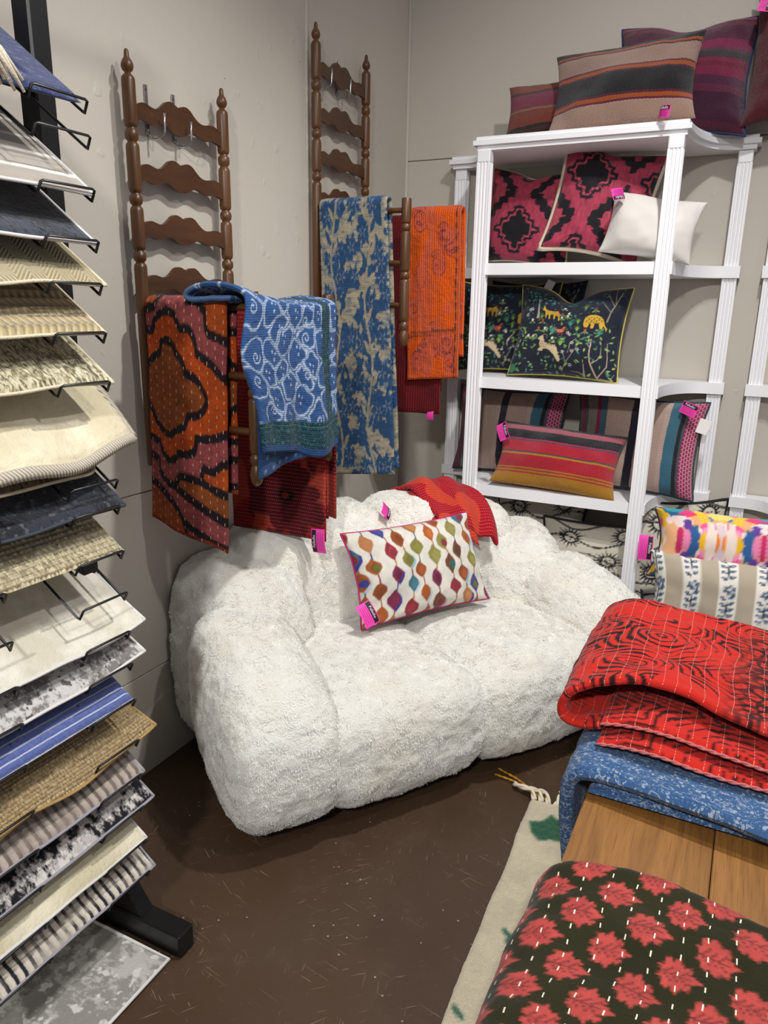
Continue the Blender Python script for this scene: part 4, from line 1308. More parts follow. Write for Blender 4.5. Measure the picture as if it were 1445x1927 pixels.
    ln([(430, 665), (455, 650), (485, 655), (492, 690), (480, 700)], 9, '#8f826a', .5)
    spots([(425 + 23 * (q % 9), 735 + 26 * (q // 9) + 6 * (q % 9) // 2) for q in range(22)], 6, '#6a5232')
    c.poly([T(*p) for p in ((85, 1030), (110, 975), (160, 985), (175, 1040), (140, 1075), (95, 1065))], '#2f7a58')
    return c
FC = floral()
m_flo = printed('floral_print', rough=.8, weave=420.)
M_ypipe = plain('yellow_piping', '#b9a94e', .8)
z2 = SH[2] + .002
pillow('pillow', 'dark navy woodland print pillow partly hidden at far back of shelf', .44, .41, .09, (.70, -.075, z2), m_flo, yaw=D(0), lean=D(3), n=70, cv=FC, group=GP, seed=9)
pillow('pillow', 'dark navy woodland print pillow behind the left shelf post', .47, .40, .12, (.595, -.190, z2), m_flo, yaw=D(-2), lean=D(6), n=110, cv=FC, group=GP, seed=10, pipe=(M_ypipe, .004))
ff = pillow('pillow', 'navy woodland print pillow with leaping goat and yellow piping, in front', .465, .385, .15, (.905, -.348, z2), m_flo, yaw=D(-2), lean=D(13), roll=D(1.5), n=210, cv=FC, group=GP, seed=11, pipe=(M_ypipe, .0042), dent=.06, flop=(0, 0, -.03, -.02), pinch=.08)
ct = MB().box((0, 0, .02), (.035, .001, .04)); ct = ct.build('care_label', M_cardw, ff)
ct.location = (-.13, .02, .375); ct.rotation_euler = (.0, .35, .2)

# --- blanket stripe pillows
m_bl = weave_mat('blanket_stripe', [(0, '#77123a'), (.055, '#3a4750'), (.075, '#6f6a60'), (.15, '#8e1245'), (.18, '#3d6474'), (.235, '#c4a899'), (.40, '#c9ada0'), (.44, '#16162a'), (.50, '#17172c'), (.505, '#bfa396'), (.70, '#c9ada0'), (.74, '#3d7186'), (.83, '#1f1a22'), (.86, '#4d5560'), (.88, '#8a1c4a')], axis='u', rows=74,
                 chunky=[(.075, .15, '#8a857a', '#3a2a30', 34), (.885, 1.0, '#a8205a', '#d9a9b4', 24)])
M_tealp = plain('teal_yarn_edge', '#25404a', .9, bumps=(500., .8, .002))
z3 = SH[1] + .002
pillow('pillow', 'blanket striped pillow at the left end behind the red lumbar', .53, .40, .14, (.625, -.16, z3), m_bl, yaw=D(-3), lean=D(9), n=56, group=GP, seed=12, pipe=(M_tealp, .006))
bs = pillow('pillow', 'blanket striped pillow at the right end with drooping pink corner', .53, .41, .14, (1.20, -.225, z3), m_bl, yaw=D(3), lean=D(10), roll=D(2.5), n=56, group=GP, seed=13, pipe=(M_tealp, .006), flop=(0, 0, -.05, 0))
price_tag(bs, (1.405, -.24, 1.125), (D(-25), D(-70), D(5)), w=.05, h=.07)
tc = MB().box((0, 0, 0), (.045, .001, .06)).build('paper_tag', M_cardw, bs)
tc.location = (.255, -.045, .31); tc.rotation_euler = (.1, .2, .1)
m_rl = weave_mat('kilim_red_black', [(0, '#c08722'), (.17, '#c08722'), (.175, '#c21d31'), (.195, '#c08722'), (.22, '#c21d31'), (.24, '#c08722'), (.265, '#c4162f'), (.46, '#cf8d22'), (.49, '#5a4a50'), (.515, '#cc1838'), (.68, '#57505a'), (.70, '#c2286a'), (.72, '#141318'), (.86, '#c06072'), (.945, '#141318')], rows=74,
                 chunky=[(.86, .945, '#c46478', '#7a2c3c', 36)])
rl = pillow('pillow', 'red, black and mustard striped lumbar pillow on low shelf', .545, .285, .15, (.905, -.392, z3 - .003), m_rl, yaw=D(2), lean=D(22), roll=D(3.2), n=70, group=GP, seed=14, flop=(0, .01, -.035, -.02))
price_tag(rl, (.70, -.47, 1.005), (D(-20), D(-28), D(-6)), w=.05, h=.075)

# --- sun pillows
def suns(seed):
    c = Canvas(240, 240, '#cfc8b8')
    rs = random.Random(seed); K = '#15171a'
    for (x, y) in ((.28, .80), (.68, .52), (.22, .28), (.80, .90), (.78, .10)):
        for q in range(18):
            a = q * 2 * PI / 18; r0, r1 = .075, .135 + .03 * (q % 2)
            c.poly([(x + r0 * math.cos(a - .16), y + r0 * math.sin(a - .16)), (x + r1 * math.cos(a), y + r1 * math.sin(a)), (x + r0 * math.cos(a + .16), y + r0 * math.sin(a + .16))], K)
        c.ell(x, y, .078, .078, 0, K); c.ell(x, y, .062, .062, 0, '#cfc8b8')
        c.ell(x - .022, y + .015, .012, .006, 0, K); c.ell(x + .022, y + .015, .012, .006, 0, K)
        c.line([(x, y + .012), (x - .006, y - .014), (x + .006, y - .016)], .005, K); c.line([(x - .018, y - .032), (x, y - .038), (x + .018, y - .032)], .007, K)
    for k in range(5):
        pts = [(t, .1 + k * .22 + .06 * math.sin(t * 9 + k * 2)) for t in np.linspace(0, 1, 30)]
        c.line(pts, .022, K)
        c.line(pts, .006, '#8f897d')
    return c
SC1, SC2 = suns(2), suns(5)
m_sun = printed('sun_print', weave=300.)
z4 = SH[0] + .002
M_kpipe = plain('black_piping', '#131417', .8)
pillow('pillow', 'cream pillow with black sun faces on lowest shelf behind the sofa', .46, .315, .14, (1.09, -.31, z4), m_sun, yaw=D(2), lean=D(8), n=110, cv=SC1, group=GP, seed=15, pipe=(M_kpipe, .009))
pillow('pillow', 'cream pillow with black suns at back of the lowest shelf', .44, .40, .14, (.80, -.16, z4), m_sun, yaw=D(-4), lean=D(8), n=90, cv=SC2, group=GP, seed=16, pipe=(M_kpipe, .009))
sp = pillow('pillow', 'black sun print pillow squeezed between shelf post and linen pillow', .44, .44, .14, (1.42, -.20, z4), m_sun, yaw=D(28), lean=D(6), n=100, cv=SC1, group=GP, seed=17, pipe=(M_kpipe, .009))
price_tag(sp, (1.325, -.47, .585), (D(-8), 0, D(8)), w=.055, h=.10)

# --- pillows at the far end of the table
def leafy():
    c = Canvas(520, 270, '#a89c89'); c.iso = .52
    B1, B2, B3 = '#4d6885', '#26344c', '#c3c8cd'
    def leaf(x, y, a, L):
        c.ell(x, y, L, L * .55, a, B2, pointed=True); c.ell(x, y, L * .78, L * .38, a, B1, pointed=True)
        c.ell(x - .2 * L * math.cos(a), y - .2 * L * math.sin(a) / .52, L * .3, L * .17, a, B3, pointed=True)
    for k in range(7):
        x = .015 + k * .163
        c.poly([(x - .041, 0), (x + .041, 0), (x + .041, 1), (x - .041, 1)], '#dcd7cd')
        for rep in range(3):
            y0 = -.12 + rep * .42
            c.line([(x - .004, y0), (x + .006, y0 + .30)], .004, B2)
            for q in range(4):
                yy = y0 + .05 + q * .066
                leaf(x + .019, yy + .02, .55, .017); leaf(x - .019, yy, PI - .55, .017)
            for q in range(6):
                a = q * 2 * PI / 6 + .3
                leaf(x + .006 + .019 * math.cos(a), y0 + .345 + .037 * math.sin(a), a, .0155)
    return c
m_lin = printed('linen_leaf_print', rough=.9, weave=330., wstr=1.2)
lp = pillow('pillow', 'linen pillow with blue leaf vine stripes at far end of table', .52, .222, .16, (1.715, -1.68, TZ + .002), m_lin, yaw=D(2), lean=D(24), n=150, cv=leafy(), seed=18, group='pillows on the table end', power=.34)

def abstract():
    c = Canvas(360, 180, '#e3cfc6')
    rs = random.Random(5)
    def mir(f):
        for s_ in (0, 1): f((lambda x: x) if s_ == 0 else (lambda x: 1 - x))
    # watery washes first, then brighter strokes, mirrored about the middle
    def blob(x, y, rx, ry, cc, n=14, j=.35):
        rr = [(math.cos(a) * rx * (1 + rs.uniform(-j, j)), math.sin(a) * ry * (1 + rs.uniform(-j, j))) for a in np.linspace(0, 2 * PI, n, endpoint=False)]
        for my, mx, ctr in [(p_, q_, r_) for p_ in (1, -1) for q_ in (1, -1) for r_ in (.10, .90, .5)]:
            if True:
                c.poly([(ctr + mx * (x + a) * .8, .5 + my * (y + b)) for a, b in rr], cc, 2)
    for (x, y, rx, ry, cc) in ((.0, .44, .10, .09, '#1f5a80'), (.03, .47, .05, .05, '#2a8a96'), (.10, .34, .05, .12, '#dcae18'), (.05, .25, .04, .10, '#e9cdd6'), (.05, .1, .045, .15, '#e0a878'), (.0, .05, .022, .13, '#b8265c'),
                              (.17, .30, .05, .18, '#d8508c'), (.16, .12, .04, .14, '#e48cae'), (.15, .02, .035, .10, '#d9a818'), (.20, .05, .02, .22, '#d84a94'), (.24, .0, .025, .30, '#c9b9bc'),
                              (.27, .02, .012, .10, '#d87018'), (.31, .05, .03, .32, '#d9c8be'), (.30, .40, .07, .08, '#dfa85c'), (.30, .40, .018, .07, '#3a7a96'), (.22, .42, .04, .06, '#e6c66a'), (.38, .40, .07, .10, '#d8b430'),
                              (.42, .10, .04, .16, '#27548c'), (.45, .25, .03, .10, '#5a3a8c'), (.46, .05, .03, .10, '#d87ca0'), (.40, .30, .03, .08, '#e0a070'), (.44, .42, .05, .06, '#d8336c')):
        blob(x, y, rx, ry, cc)
    return c
m_abs = printed('abstract_print', weave=330.)
M_dkp = plain('dark_seam_piping', '#3a2733', .8)
pillow('pillow', 'bright abstract brushstroke pillow stacked above the linen leaf pillow', .50, .175, .14, (1.70, -1.60, .862), m_abs, yaw=D(3), lean=D(28), n=140, cv=abstract(), seed=19, group='pillows on the table end', pipe=(M_dkp, .0035), power=.34)

# --- bead print pillow on the sofa
def beads():
    c = Canvas(420, 260, '#dcd7cc')
    rs = random.Random(21)
    cols = ['#8f4a26', '#7f7a3c', '#6a4432', '#8d2f3a', '#a35628', '#7a2a4a', '#3f6a78', '#8a8548', '#a0582c', '#3a3f82', '#9a6a3a', '#b0764a']
    ncol = 10
    for i in range(ncol):
        x0 = .0 + i * .112; off = (i % 2) * .13
        ys = [off - .06 + k * .26 for k in range(5)]
        prev = None
        for k, y in enumerate(ys):
            x = x0 + .018 * math.sin(i * 2.1 + k * 1.3)
            if prev: c.line([prev, ((prev[0] + x) / 2 + .006, (prev[1] + y) / 2), (x, y)], .012, rs.choice(cols), .5)
            prev = (x, y)
        for k, y in enumerate(ys):
            x = x0 + .018 * math.sin(i * 2.1 + k * 1.3)
            cc = hexc(rs.choice(cols)); rx = rs.uniform(.040, .050); ry = rs.uniform(.09, .118)
            sh = [(0, 1), (.55, .62), (1, .25), (.95, -.25), (.45, -.7), (0, -1), (-.5, -.66), (-1, -.2), (-.95, .3), (-.5, .68)]
            pts = [(x + a * rx * rs.uniform(.85, 1.12), y + b * ry * rs.uniform(.88, 1.1)) for a, b in sh]
            if rs.random() < .35:
                c.poly([(p[0] + .014, p[1] - .02) for p in pts], hexc(rs.choice(['#8fb4c4', '#c98aa8', '#b9c4cc', '#3f3a90'])), 2)
            c.poly(pts, cc, 1.6)
            c.poly([(x + (p[0] - x) * .6 + .008, y + (p[1] - y) * .6 - .01) for p in pts], np.clip(cc * rs.uniform(.75, 1.3), 0, 1), 4)
            if rs.random() < .4:
                c.ell(x + .012, y - .02, rx * .5, ry * .4, 0, hexc(rs.choice(['#2f6a66', '#3a3f92', '#8d2f3a', '#6a6f2f'])) * .95)
    nz = fbm(c.X * 22, c.Y * 14, seed=4)
    c.img = np.clip(c.img * (1 + .05 * nz[..., None]), 0, 1)
    return c
m_bead = printed('bead_print', weave=500.)
M_magp = plain('magenta_piping', '#b01a6a', .8)
bc = S(-.035, -.375, .452)
bp = pillow('pillow', 'cream lumbar pillow with watercolour bead print and pink piping on sofa', .535, .335, .15, tuple(bc), m_bead, yaw=math.atan2(.825, .565) - D(1), lean=D(27), roll=D(-2.0), n=190, cv=beads(), seed=20, pipe=(M_magp, .004))
tp = price_tag(bp, (-.255, -.055, .045), (D(-2), D(-16), D(4)), w=.058, h=.082, world=False)
st_ = price_tag(sofa, (0, 0, 0), (0, 0, 0), w=.048, h=.07, world=False)
_p = S(-.045, -.585, .775)
st_.matrix_local = Matrix.Translation(((-.085), -(-.60 + .45), .785)) @ Euler((D(-50), D(52), D(0))).to_matrix().to_4x4()
# ------------------------------------------------------------------ quilts hanging on the ladder gates
def drape(name, label, x0, x1, yg, zg, lf, lb, mat, cv, T=.013, nu=110, nv=170, r=.016, folds=.010, nf=2.5, seed=0, bot_x=(0., 0.), slant=0., cvb=None, group='quilts on the ladder racks', billow=.0, yaw=0., uscale=None, gap=.0, pk=(.0016, 70, 120, 5)):
    """sheet over a dowel that runs along x; v runs from the front hem over the bar to the back hem"""
    tot = lf + PI * r + lb
    U, V = np.meshgrid(np.linspace(0, 1, nu), np.linspace(0, 1, nv), indexing='ij')
    lfu = lf + slant * U; arc = PI * r
    d = V * (lf + arc + lb)
    sc = (lfu) / lf
    front = d < lf; top = (d >= lf) & (d < lf + arc)
    hang = np.where(front, (lf - d) * sc, np.where(top, 0, d - lf - arc))
    th = np.clip((d - lf) / arc, 0, 1) * PI
    y = np.where(front, -r, np.where(top, -r * np.cos(th), r)); z = np.where(top, r * np.sin(th), -hang)
    k = hang / max(lf, lb)
    side = np.where(V * (lf + arc + lb) < lf + arc / 2, -1.0, 1.0)
    w = np.sin(U * 2 * PI * nf + seed) * .6 + np.sin(U * 2 * PI * nf * .53 + seed * 1.7 + k * 1.4) * .6
    fo = folds * np.clip(k * 1.6 + .1, 0, 1) * w
    y = y + fo + side * (gap * np.clip(k * 3, 0, 1)) + side * .004 * fbm(U * 5, k * 7, seed=int(seed), oct=3) - np.where(side < 0, billow * np.sin(np.clip(k, 0, 1) * PI) , 0)
    x = x0 + (x1 - x0) * U + k * (bot_x[0] * (1 - U) + bot_x[1] * U)
    P = np.stack([x, y + yg, zg + z], -1)
    base = np.array([(x0 + x1) / 2, yg, zg])
    Wd = abs(x1 - x0)
    uvs = np.stack([U * Wd, d], -1)
    cc = None
    if cv is not None:
        vv = d / (lf + arc * .5)
        cf = cv.sample(U, np.clip(vv, 0, 1))
        if lb: cb_ = cv.sample(1 - U, np.clip(2 - vv, 0, 1)); cf = np.where((vv > 1)[..., None], cb_, cf)
        cc = cf
    o = slab(name, P - base, T, mat, colf=cc, uvs=uvs, pk=pk)
    o.location = base
    tag(o, label, 'quilt', group)
    return o

# rust scalloped quilt ------------------------------------------------
def rust():
    c = Canvas(250, 500, '#93484a')
    K = '#231a1f'; ORG, RST, ROS = '#b44a1a', '#8a4722', '#93484a'
    T = lambda p: ((p[0] - 165) / 465., 1 - (p[1] - 150) / 1455.)
    def sm(pts, closed=True):
        # scalloped outline: bulge every segment outwards
        P = [np.array(T(p)) for p in pts]; out = []; n = len(P); cen = sum(P) / n
        for i in range(n if closed else n - 1):
            a_, b_ = P[i], P[(i + 1) % n]; d = b_ - a_; nr = np.array([d[1] * 2.9, -d[0] / 2.9]); 
            mid_ = (a_ + b_) / 2
            if np.dot(nr, mid_ - cen) < 0: nr = -nr
            for t in np.linspace(0, 1, 7)[:-1]: out.append(tuple(a_ + d * t + nr * .10 * math.sin(t * PI) * .35))
        if not closed: out.append(tuple(P[-1]))
        return out
    LW = .036
    def shape(pts, fill):
        q = sm(pts); c.poly(q, fill); c.line(q + [q[0]], LW, K)
    shape([(400, 60), (412, 200), (470, 190), (520, 250), (532, 365), (585, 385), (700, 450), (700, 60)], '#a84a1c')
    shape([(120, 80), (245, 165), (222, 230), (180, 242), (120, 250)], '#a84a1c')
    shape([(100, 378), (205, 370), (240, 285), (300, 250), (350, 275), (378, 350), (425, 348), (458, 400), (470, 482), (525, 512), (585, 565), (660, 640), (700, 760), (660, 880), (600, 925), (545, 950), (470, 965), (460, 1045), (420, 1075), (370, 1085), (350, 1128), (310, 1150), (270, 1120), (240, 1062), (190, 1045), (100, 1040)], ORG)
    shape([(150, 610), (205, 540), (255, 500), (260, 440), (290, 420), (330, 440), (350, 490), (390, 530), (412, 600), (460, 620), (500, 670), (525, 740), (510, 790), (470, 835), (420, 850), (412, 910), (360, 945), (330, 980), (290, 990), (250, 965), (210, 920), (188, 850), (150, 810)], RST)
    shape([(490, 1225), (505, 1135), (560, 1140), (612, 1080), (720, 1060), (720, 1270), (615, 1262), (560, 1250)], '#b04a1c')
    shape([(345, 1300), (380, 1222), (490, 1225), (560, 1252), (720, 1270), (720, 1430), (625, 1418), (510, 1395), (440, 1352)], '#8f4a24')
    c.line([T(p) for p in ((120, 1165), (190, 1165), (240, 1182), (240, 1250), (300, 1300), (345, 1300), (440, 1352), (510, 1395), (720, 1425))], LW, K)
    shape([(100, 1340), (200, 1342), (270, 1370), (340, 1420), (392, 1500), (420, 1700), (100, 1700)], '#8f4320')
    c.line([T(p) for p in ((392, 1500), (450, 1540), (560, 1580), (720, 1585))], LW, K)
    c.full((c.Y < .022).astype(float), '#7a2a16')
    nz = fbm(c.X * 16, c.Y * 30, seed=3); c.img = np.clip(c.img * (1 + .12 * nz[..., None]), 0, 1)
    return c
m_rust = cloth('kantha_rust', sp=.026, dl=.024, width=.0017, scol='#cfae96', axis='v', duty=.35, ripple=.9, pucker=1.0, weave=500., pk=(45, 110))
drape('quilt', 'rust and orange scalloped kantha quilt with black outlines on nearer ladder rack', .085, .365, -1.852, 1.495, .615, .52, m_rust, rust(), nu=120, nv=230, folds=.010, nf=1.3, seed=1, bot_x=(-.03, -.03), slant=.075, T=.016, r=.022)

# blue kantha quilt ---------------------------------------------------
def bluek():
    c = Canvas(320, 420, '#2f5185')
    W = '#b9c6d6'
    x = c.X + .030 * fbm(c.X * 9, c.Y * 12, seed=5); y = c.Y + .030 * fbm(c.X * 9 + 9, c.Y * 12, seed=6)
    f1, f2, idx, px, py = worley(x, y * 1.31, 64, 12, 1.0, 1.05, 1.45)
    e = f2 - f1; rr_ = (.115 - f1) * 1.2; hh_ = np.clip(.5 + .5 * (rr_ - e) / .03, 0, 1); e = rr_ * (1 - hh_) + e * hh_ - .03 * hh_ * (1 - hh_)
    c.full(np.exp(-((e - .012) / .0085) ** 2) * (1.15 + .5 * fbm(c.X * 30, c.Y * 36, seed=8)), W)
    rs = random.Random(9)
    for i in range(len(px)):
        cx, cy = px[i], py[i] / 1.31
        if i % 4 == 0:      # curls
            pts = []
            for q in range(26):
                t = q / 25 * 2.4 * PI; r = .008 + .0040 * t
                pts.append((cx + r * math.cos(t + i), cy + r * .78 * math.sin(t + i)))
            c.line(pts, .0075, W)
        else:
            for (ox, oy, r) in ((-.012, .018, .0085), (.016, .010, .0065), (.003, -.016, .0085)):
                c.ell(cx + ox, cy + oy, r * .9, r * .9, 0, W)
    def border(mask):
        gk = hexc('#14343a'); c.full(mask, gk)
        c.full((vnoise(c.X * 110, c.Y * 120, seed=44) > .52) * mask * .7, '#4f7f72')
    border(((c.X > .80) & (c.X < .90) & (c.Y > .02)).astype(float))
    border(((c.Y > .035) & (c.Y < .155)).astype(float))
    c.full(((c.Y > .035) & (c.Y < .155) & (np.abs((c.Y * 42) % 1 - .5) < .12)).astype(float) * .55, '#47756c')
    c.full((c.Y <= .035).astype(float), '#24406a')
    return c
m_blue = cloth('kantha_blue', sp=.0062, dl=.009, width=.0008, scol='#3d5f93', axis='h', duty=.5, ripple=.45, pucker=.9, weave=700., pk=(60, 130), wob=.35)
# this one lies across both gates: top over the dowels, front flap hanging off the outer posts
def smooth_path(pts, n, it=3):
    p = np.array(pts, float)
    for _ in range(it):          # corner cutting
        q = [p[0]]
        for a, b in zip(p[:-1], p[1:]): q += [a * .75 + b * .25, a * .25 + b * .75]
        q.append(p[-1]); p = np.array(q)
    s = np.concatenate([[0], np.cumsum(np.linalg.norm(np.diff(p, axis=0), axis=1))]); t = np.linspace(0, s[-1], n)
    return np.stack([np.interp(t, s, p[:, k]) for k in range(p.shape[1])], -1), t
pr, t = smooth_path([(.470, 1.085), (.462, 1.25), (.458, 1.44), (.462, 1.528), (.40, 1.553), (.33, 1.556), (.27, 1.545), (.245, 1.528), (.262, 1.512), (.33, 1.516), (.40, 1.518)], 230)
U, V = np.meshgrid(np.linspace(0, 1, 170), np.linspace(0, 1, 230), indexing='ij')
hng = np.clip((1.50 - pr[:, 1]) / .45, 0, 1)[None] * (np.arange(230) < 140)[None]
yl = -1.905 - .045 * np.exp(-((V - .36) / .12) ** 2) + .012 * hng; yr = -1.474 + 0 * V
x = pr[None, :, 0] + (.014 * np.sin(U * 9 + .6) + .008 * np.sin(U * 17 + 2)) * hng + .005 * fbm(U * 7, V * 9, seed=3)
z = pr[None, :, 1] - .030 * np.sin(U * PI) * np.clip((pr[None, :, 1] - 1.5) * 20, 0, 1) + np.where(V < .3, (1 - V / .3), 0) * (.024 * (1 - U) ** 2 - .035 * np.exp(-((U - .72) / .25) ** 2) + .01)
z = z - .03 * np.clip(U - .1, 0, 1) * np.clip((pr[None, :, 1] - 1.5) * 20, 0, 1) + .004 * fbm(U * 6, V * 7, seed=9)
P = np.stack([x, yl + (yr - yl) * U, z], -1)
base = np.array([.33, -1.69, 1.5])
cvb = bluek()
bq = slab('quilt', P - base, .015, m_blue, colf=cvb.sample(U, np.clip(V * (t[-1] / .62), 0, 1) * np.ones_like(U)), uvs=np.stack([U * .44, V * t[-1] + 0 * U], -1), pk=(.0016, 60, 150, 4))
bq.location = base
tag(bq, 'blue and white kantha quilt with dark green border across nearer ladder rack', 'quilt', 'quilts on the ladder racks')
U, V = np.meshgrid(np.linspace(0, 1, 70), np.linspace(0, 1, 50), indexing='ij')
cvd = Canvas(200, 160, '#274672')
for i in range(9):
    for j in range(8): cvd.ell(.06 + i * .115 + .03 * (j % 2), .06 + j * .125, .014, .018, 0, '#8fa5c4')
P = np.stack([.452 + .010 * np.sin(U * 9 + 1), -1.885 + .385 * U, 1.045 + .035 * np.sin(U * 2.6 + .4) * U + .30 * V], -1) - base
slab('under_layer', P, .010, m_blue, parent=bq, colf=cvd.sample(U, V))

# red quilt with black sun -------------------------------------------
def redsun():
    c = Canvas(260, 300, '#84171e')
    for q in range(9):
        a = q * 2 * PI / 9 + .2
        c.ell(.58 + .26 * math.cos(a), .44 + .24 * math.sin(a), .20, .13, a, '#54101a')
    c.full(np.clip((fbm(c.X * 3.2 + 4, c.Y * 3.2, seed=9) - .16) * 9, 0, 1), '#a53a2c')
    for q in range(9):
        a = q * 2 * PI / 9 + .2
        c.ell(.58 + .22 * math.cos(a), .44 + .20 * math.sin(a), .16, .09, a, '#570f1a')
    for q in range(44):
        a = q * 2 * PI / 44; L = .125 if q % 2 else .095
        c.line([(.58 + .05 * math.cos(a), .44 + .044 * math.sin(a)), (.58 + L * math.cos(a), .44 + L * .87 * math.sin(a))], .008, '#160a0e', .3)
    c.ell(.58, .44, .068, .060, 0, '#150a0d'); c.ell(.58, .44, .036, .032, 0, '#8a1f28')
    c.full((c.Y < .05).astype(float), '#170d10')
    return c
m_reds = cloth('kantha_red_sun', sp=.0125, dl=.0085, width=.0011, scol='#b5786c', axis='h', duty=.55, ripple=.25, pucker=.4, weave=600.)
rq = drape('quilt', 'dark red quilt with black sunburst hanging under the blue one', .045, .425, -1.462, 1.482, .735, .66, m_reds, redsun(), nu=120, nv=230, folds=.006, nf=1.0, seed=3, T=.012, r=.012, gap=-.004)
# the pattern sits on the lower part only, so restretch the colours
def recolour(o, cv, zlo, zhi):
    me = o.data; n = len(me.vertices); co = np.zeros(n * 3, np.float32); me.vertices.foreach_get('co', co); co = co.reshape(-1, 3)
    u = (co[:, 0] - co[:, 0].min()) / np.ptp(co[:, 0]); v = (co[:, 2] + o.location.z - zlo) / (zhi - zlo)
    c4 = np.ones((n, 4), np.float32); c4[:, :3] = cv.sample(u, np.clip(v, 0, 1)); me.color_attributes['Col'].data.foreach_set('color', c4.ravel())
recolour(rq, redsun(), .735, 1.08)
price_tag(rq, (.165, -.02, -.735), (D(-4), D(178), D(0)), w=.05, h=.085, world=False)
# narrow folded edge to the right of the sun panel
cvr = Canvas(40, 80, '#641118'); cvr.full((cvr.Y < .25).astype(float), '#8f2c24')
U, V = np.meshgrid(np.linspace(0, 1, 24), np.linspace(0, 1, 60), indexing='ij')
P = np.stack([.165 + .055 * U, .020 + .004 * np.sin(U * 5) - .01 * U, -.655 + .60 * V], -1)
slab('folded_edge', P, .010, m_reds, parent=rq, colf=cvr.sample(U, V))

# faded batik quilt ---------------------------------------------------
def batik():
    c = Canvas(300, 760, '#27486e')
    asp = 760 / 300.
    x = c.X + .03 * fbm(c.X * 5, c.Y * 5 * asp, seed=2); y = c.Y * asp + .03 * fbm(c.X * 5 + 7, c.Y * 5 * asp, seed=3)
    bg = hexc('#a79b82')
    f1, f2, idx, px, py = worley(x, y, 49, 5, 1.0, 1.1, asp * 1.05)
    ang = np.arctan2(y - py[idx], x - px[idx])
    rad = .098 + .020 * np.sin(ang * 7 + idx) + .012 * np.sin(ang * 17 + idx * 2) + .02 * fbm(c.X * 22, c.Y * 22 * asp, seed=4)
    m = np.clip((np.hypot((x - px[idx]) * 1.1, y - py[idx]) - rad) * 60 + .5, 0, 1)
    hatch = np.clip(.95 + .9 * fbm(c.X * 14, c.Y * 130, seed=6), 0, 1) * (fbm(c.X * 9, c.Y * 24, seed=11) > -.16)
    c.full(m * hatch, bg)
    # vines
    for k, xx in enumerate((.22, .70)):
        pts = [(xx + .05 * math.sin(t * 14 + k * 2), t) for t in np.linspace(0, 1, 60)]
        c.line(pts, .028, '#9d927a')
        for q in range(26):
            t = q / 26 + .01; sx = 1 if q % 2 else -1
            px_ = xx + .05 * math.sin(t * 14 + k * 2)
            c.ell(px_ + sx * .055, t + .004, .055, .016, sx * .5, '#2a4c72' if q % 3 else '#a0957c', pointed=True)
    for i in range(len(px)):
        for q in range(5):
            a = q * 1.256 + i; c.line([(px[i] + .02 * math.cos(a), (py[i] + .02 * math.sin(a)) / asp), (px[i] + .05 * math.cos(a), (py[i] + .05 * math.sin(a)) / asp)], .007, '#7f8690')
    h2 = fbm(c.X * 20, c.Y * 190, seed=13)
    c.img = np.clip(c.img * (1 + .14 * h2[..., None]), 0, 1)
    return c
m_bat = cloth('batik_weave', sp=.0048, dl=.008, width=.0006, scol='#4a6487', axis='h', duty=.5, ripple=.6, pucker=.5, weave=700., wob=.4)
drape('quilt', 'long faded blue and beige batik quilt on corner ladder rack', .075, .36, -.905, 1.868, 1.03, .98, m_bat, batik(), nu=130, nv=330, folds=.008, nf=1.1, seed=5, bot_x=(.03, .055), slant=-.035, T=.014, r=.020)

# orange quilt --------------------------------------------------------
def orange():
    c = Canvas(200, 480, '#d9520a')
    rs = random.Random(4); asp = 2.4
    for k in range(15):
        cx, cy = rs.uniform(.05, .95), rs.uniform(.02, .98)
        pts = []
        for q in range(30):
            t = q / 29 * 2.6 * PI; r = .03 + .018 * t
            pts.append((cx + r * math.cos(t + k), cy + r / asp * math.sin(t + k)))
        c.line(pts, .062, '#5f2a3a', .4); c.line(pts, .044, '#c8503c', .35)
    c.line([(.35 + .12 * math.sin(t * 9), t) for t in np.linspace(0, 1, 40)], .12, '#cc5638')
    c.full(np.clip((fbm(c.X * 5, c.Y * 12, seed=4) - .12) * 8, 0, 1) * .7, '#cb5238')
    c.full((c.X > .965).astype(float), '#b04a2c')
    bd = ((np.abs(c.X - .925) < .018) | ((np.abs(c.Y - .265 - .02 * c.X) < .016) & (c.X < .93))).astype(float)
    c.full(bd, '#b04a2a')
    dots = (np.sin(c.X * 2 * PI * 45) > -.2) & (np.sin(c.Y * 2 * PI * 108) > -.3)
    c.full(bd * dots, '#26141c')
    return c
m_ora = cloth('kantha_orange', sp=.0095, dl=.0085, width=.0011, scol='#d98a55', axis='v', duty=.6, ripple=.8, pucker=.7, weave=600.)
oq = drape('quilt', 'bright orange kantha quilt on corner ladder rack beside shelf', .265, .50, -.515, 1.868, .665, .56, m_ora, orange(), nu=120, nv=230, folds=.008, nf=1.2, seed=6, bot_x=(.02, .015), slant=-.02, T=.018, r=.026)
# inner fold of the orange quilt, left of its front panel
U, V = np.meshgrid(np.linspace(0, 1, 30), np.linspace(0, 1, 80), indexing='ij')
cvo = Canvas(60, 200, '#b84420')
P = np.stack([-.205 + .10 * U, .03 + .018 * np.sin(U * PI), -.60 + .56 * V], -1)
slab('inner_fold', P, .012, m_ora, parent=oq, colf=cvo.sample(U, V))
m_dred = cloth('kantha_dark_red', '#5e0d16', sp=.011, dl=.008, width=.0009, scol='#8f5a50', axis='v', ripple=.7, pucker=.5, weave=600.)
dr = drape('quilt', 'dark red kantha quilt folded behind the orange one', .115, .43, -.515, 1.86, .80, .70, m_dred, None, nu=60, nv=120, folds=.012, nf=1.4, seed=8, T=.014, r=.010, slant=.0, gap=-.006)
price_tag(dr, (.115, -.01, -.80), (D(-4), 0, D(0)), w=.03, h=.05, world=False, strip=False)

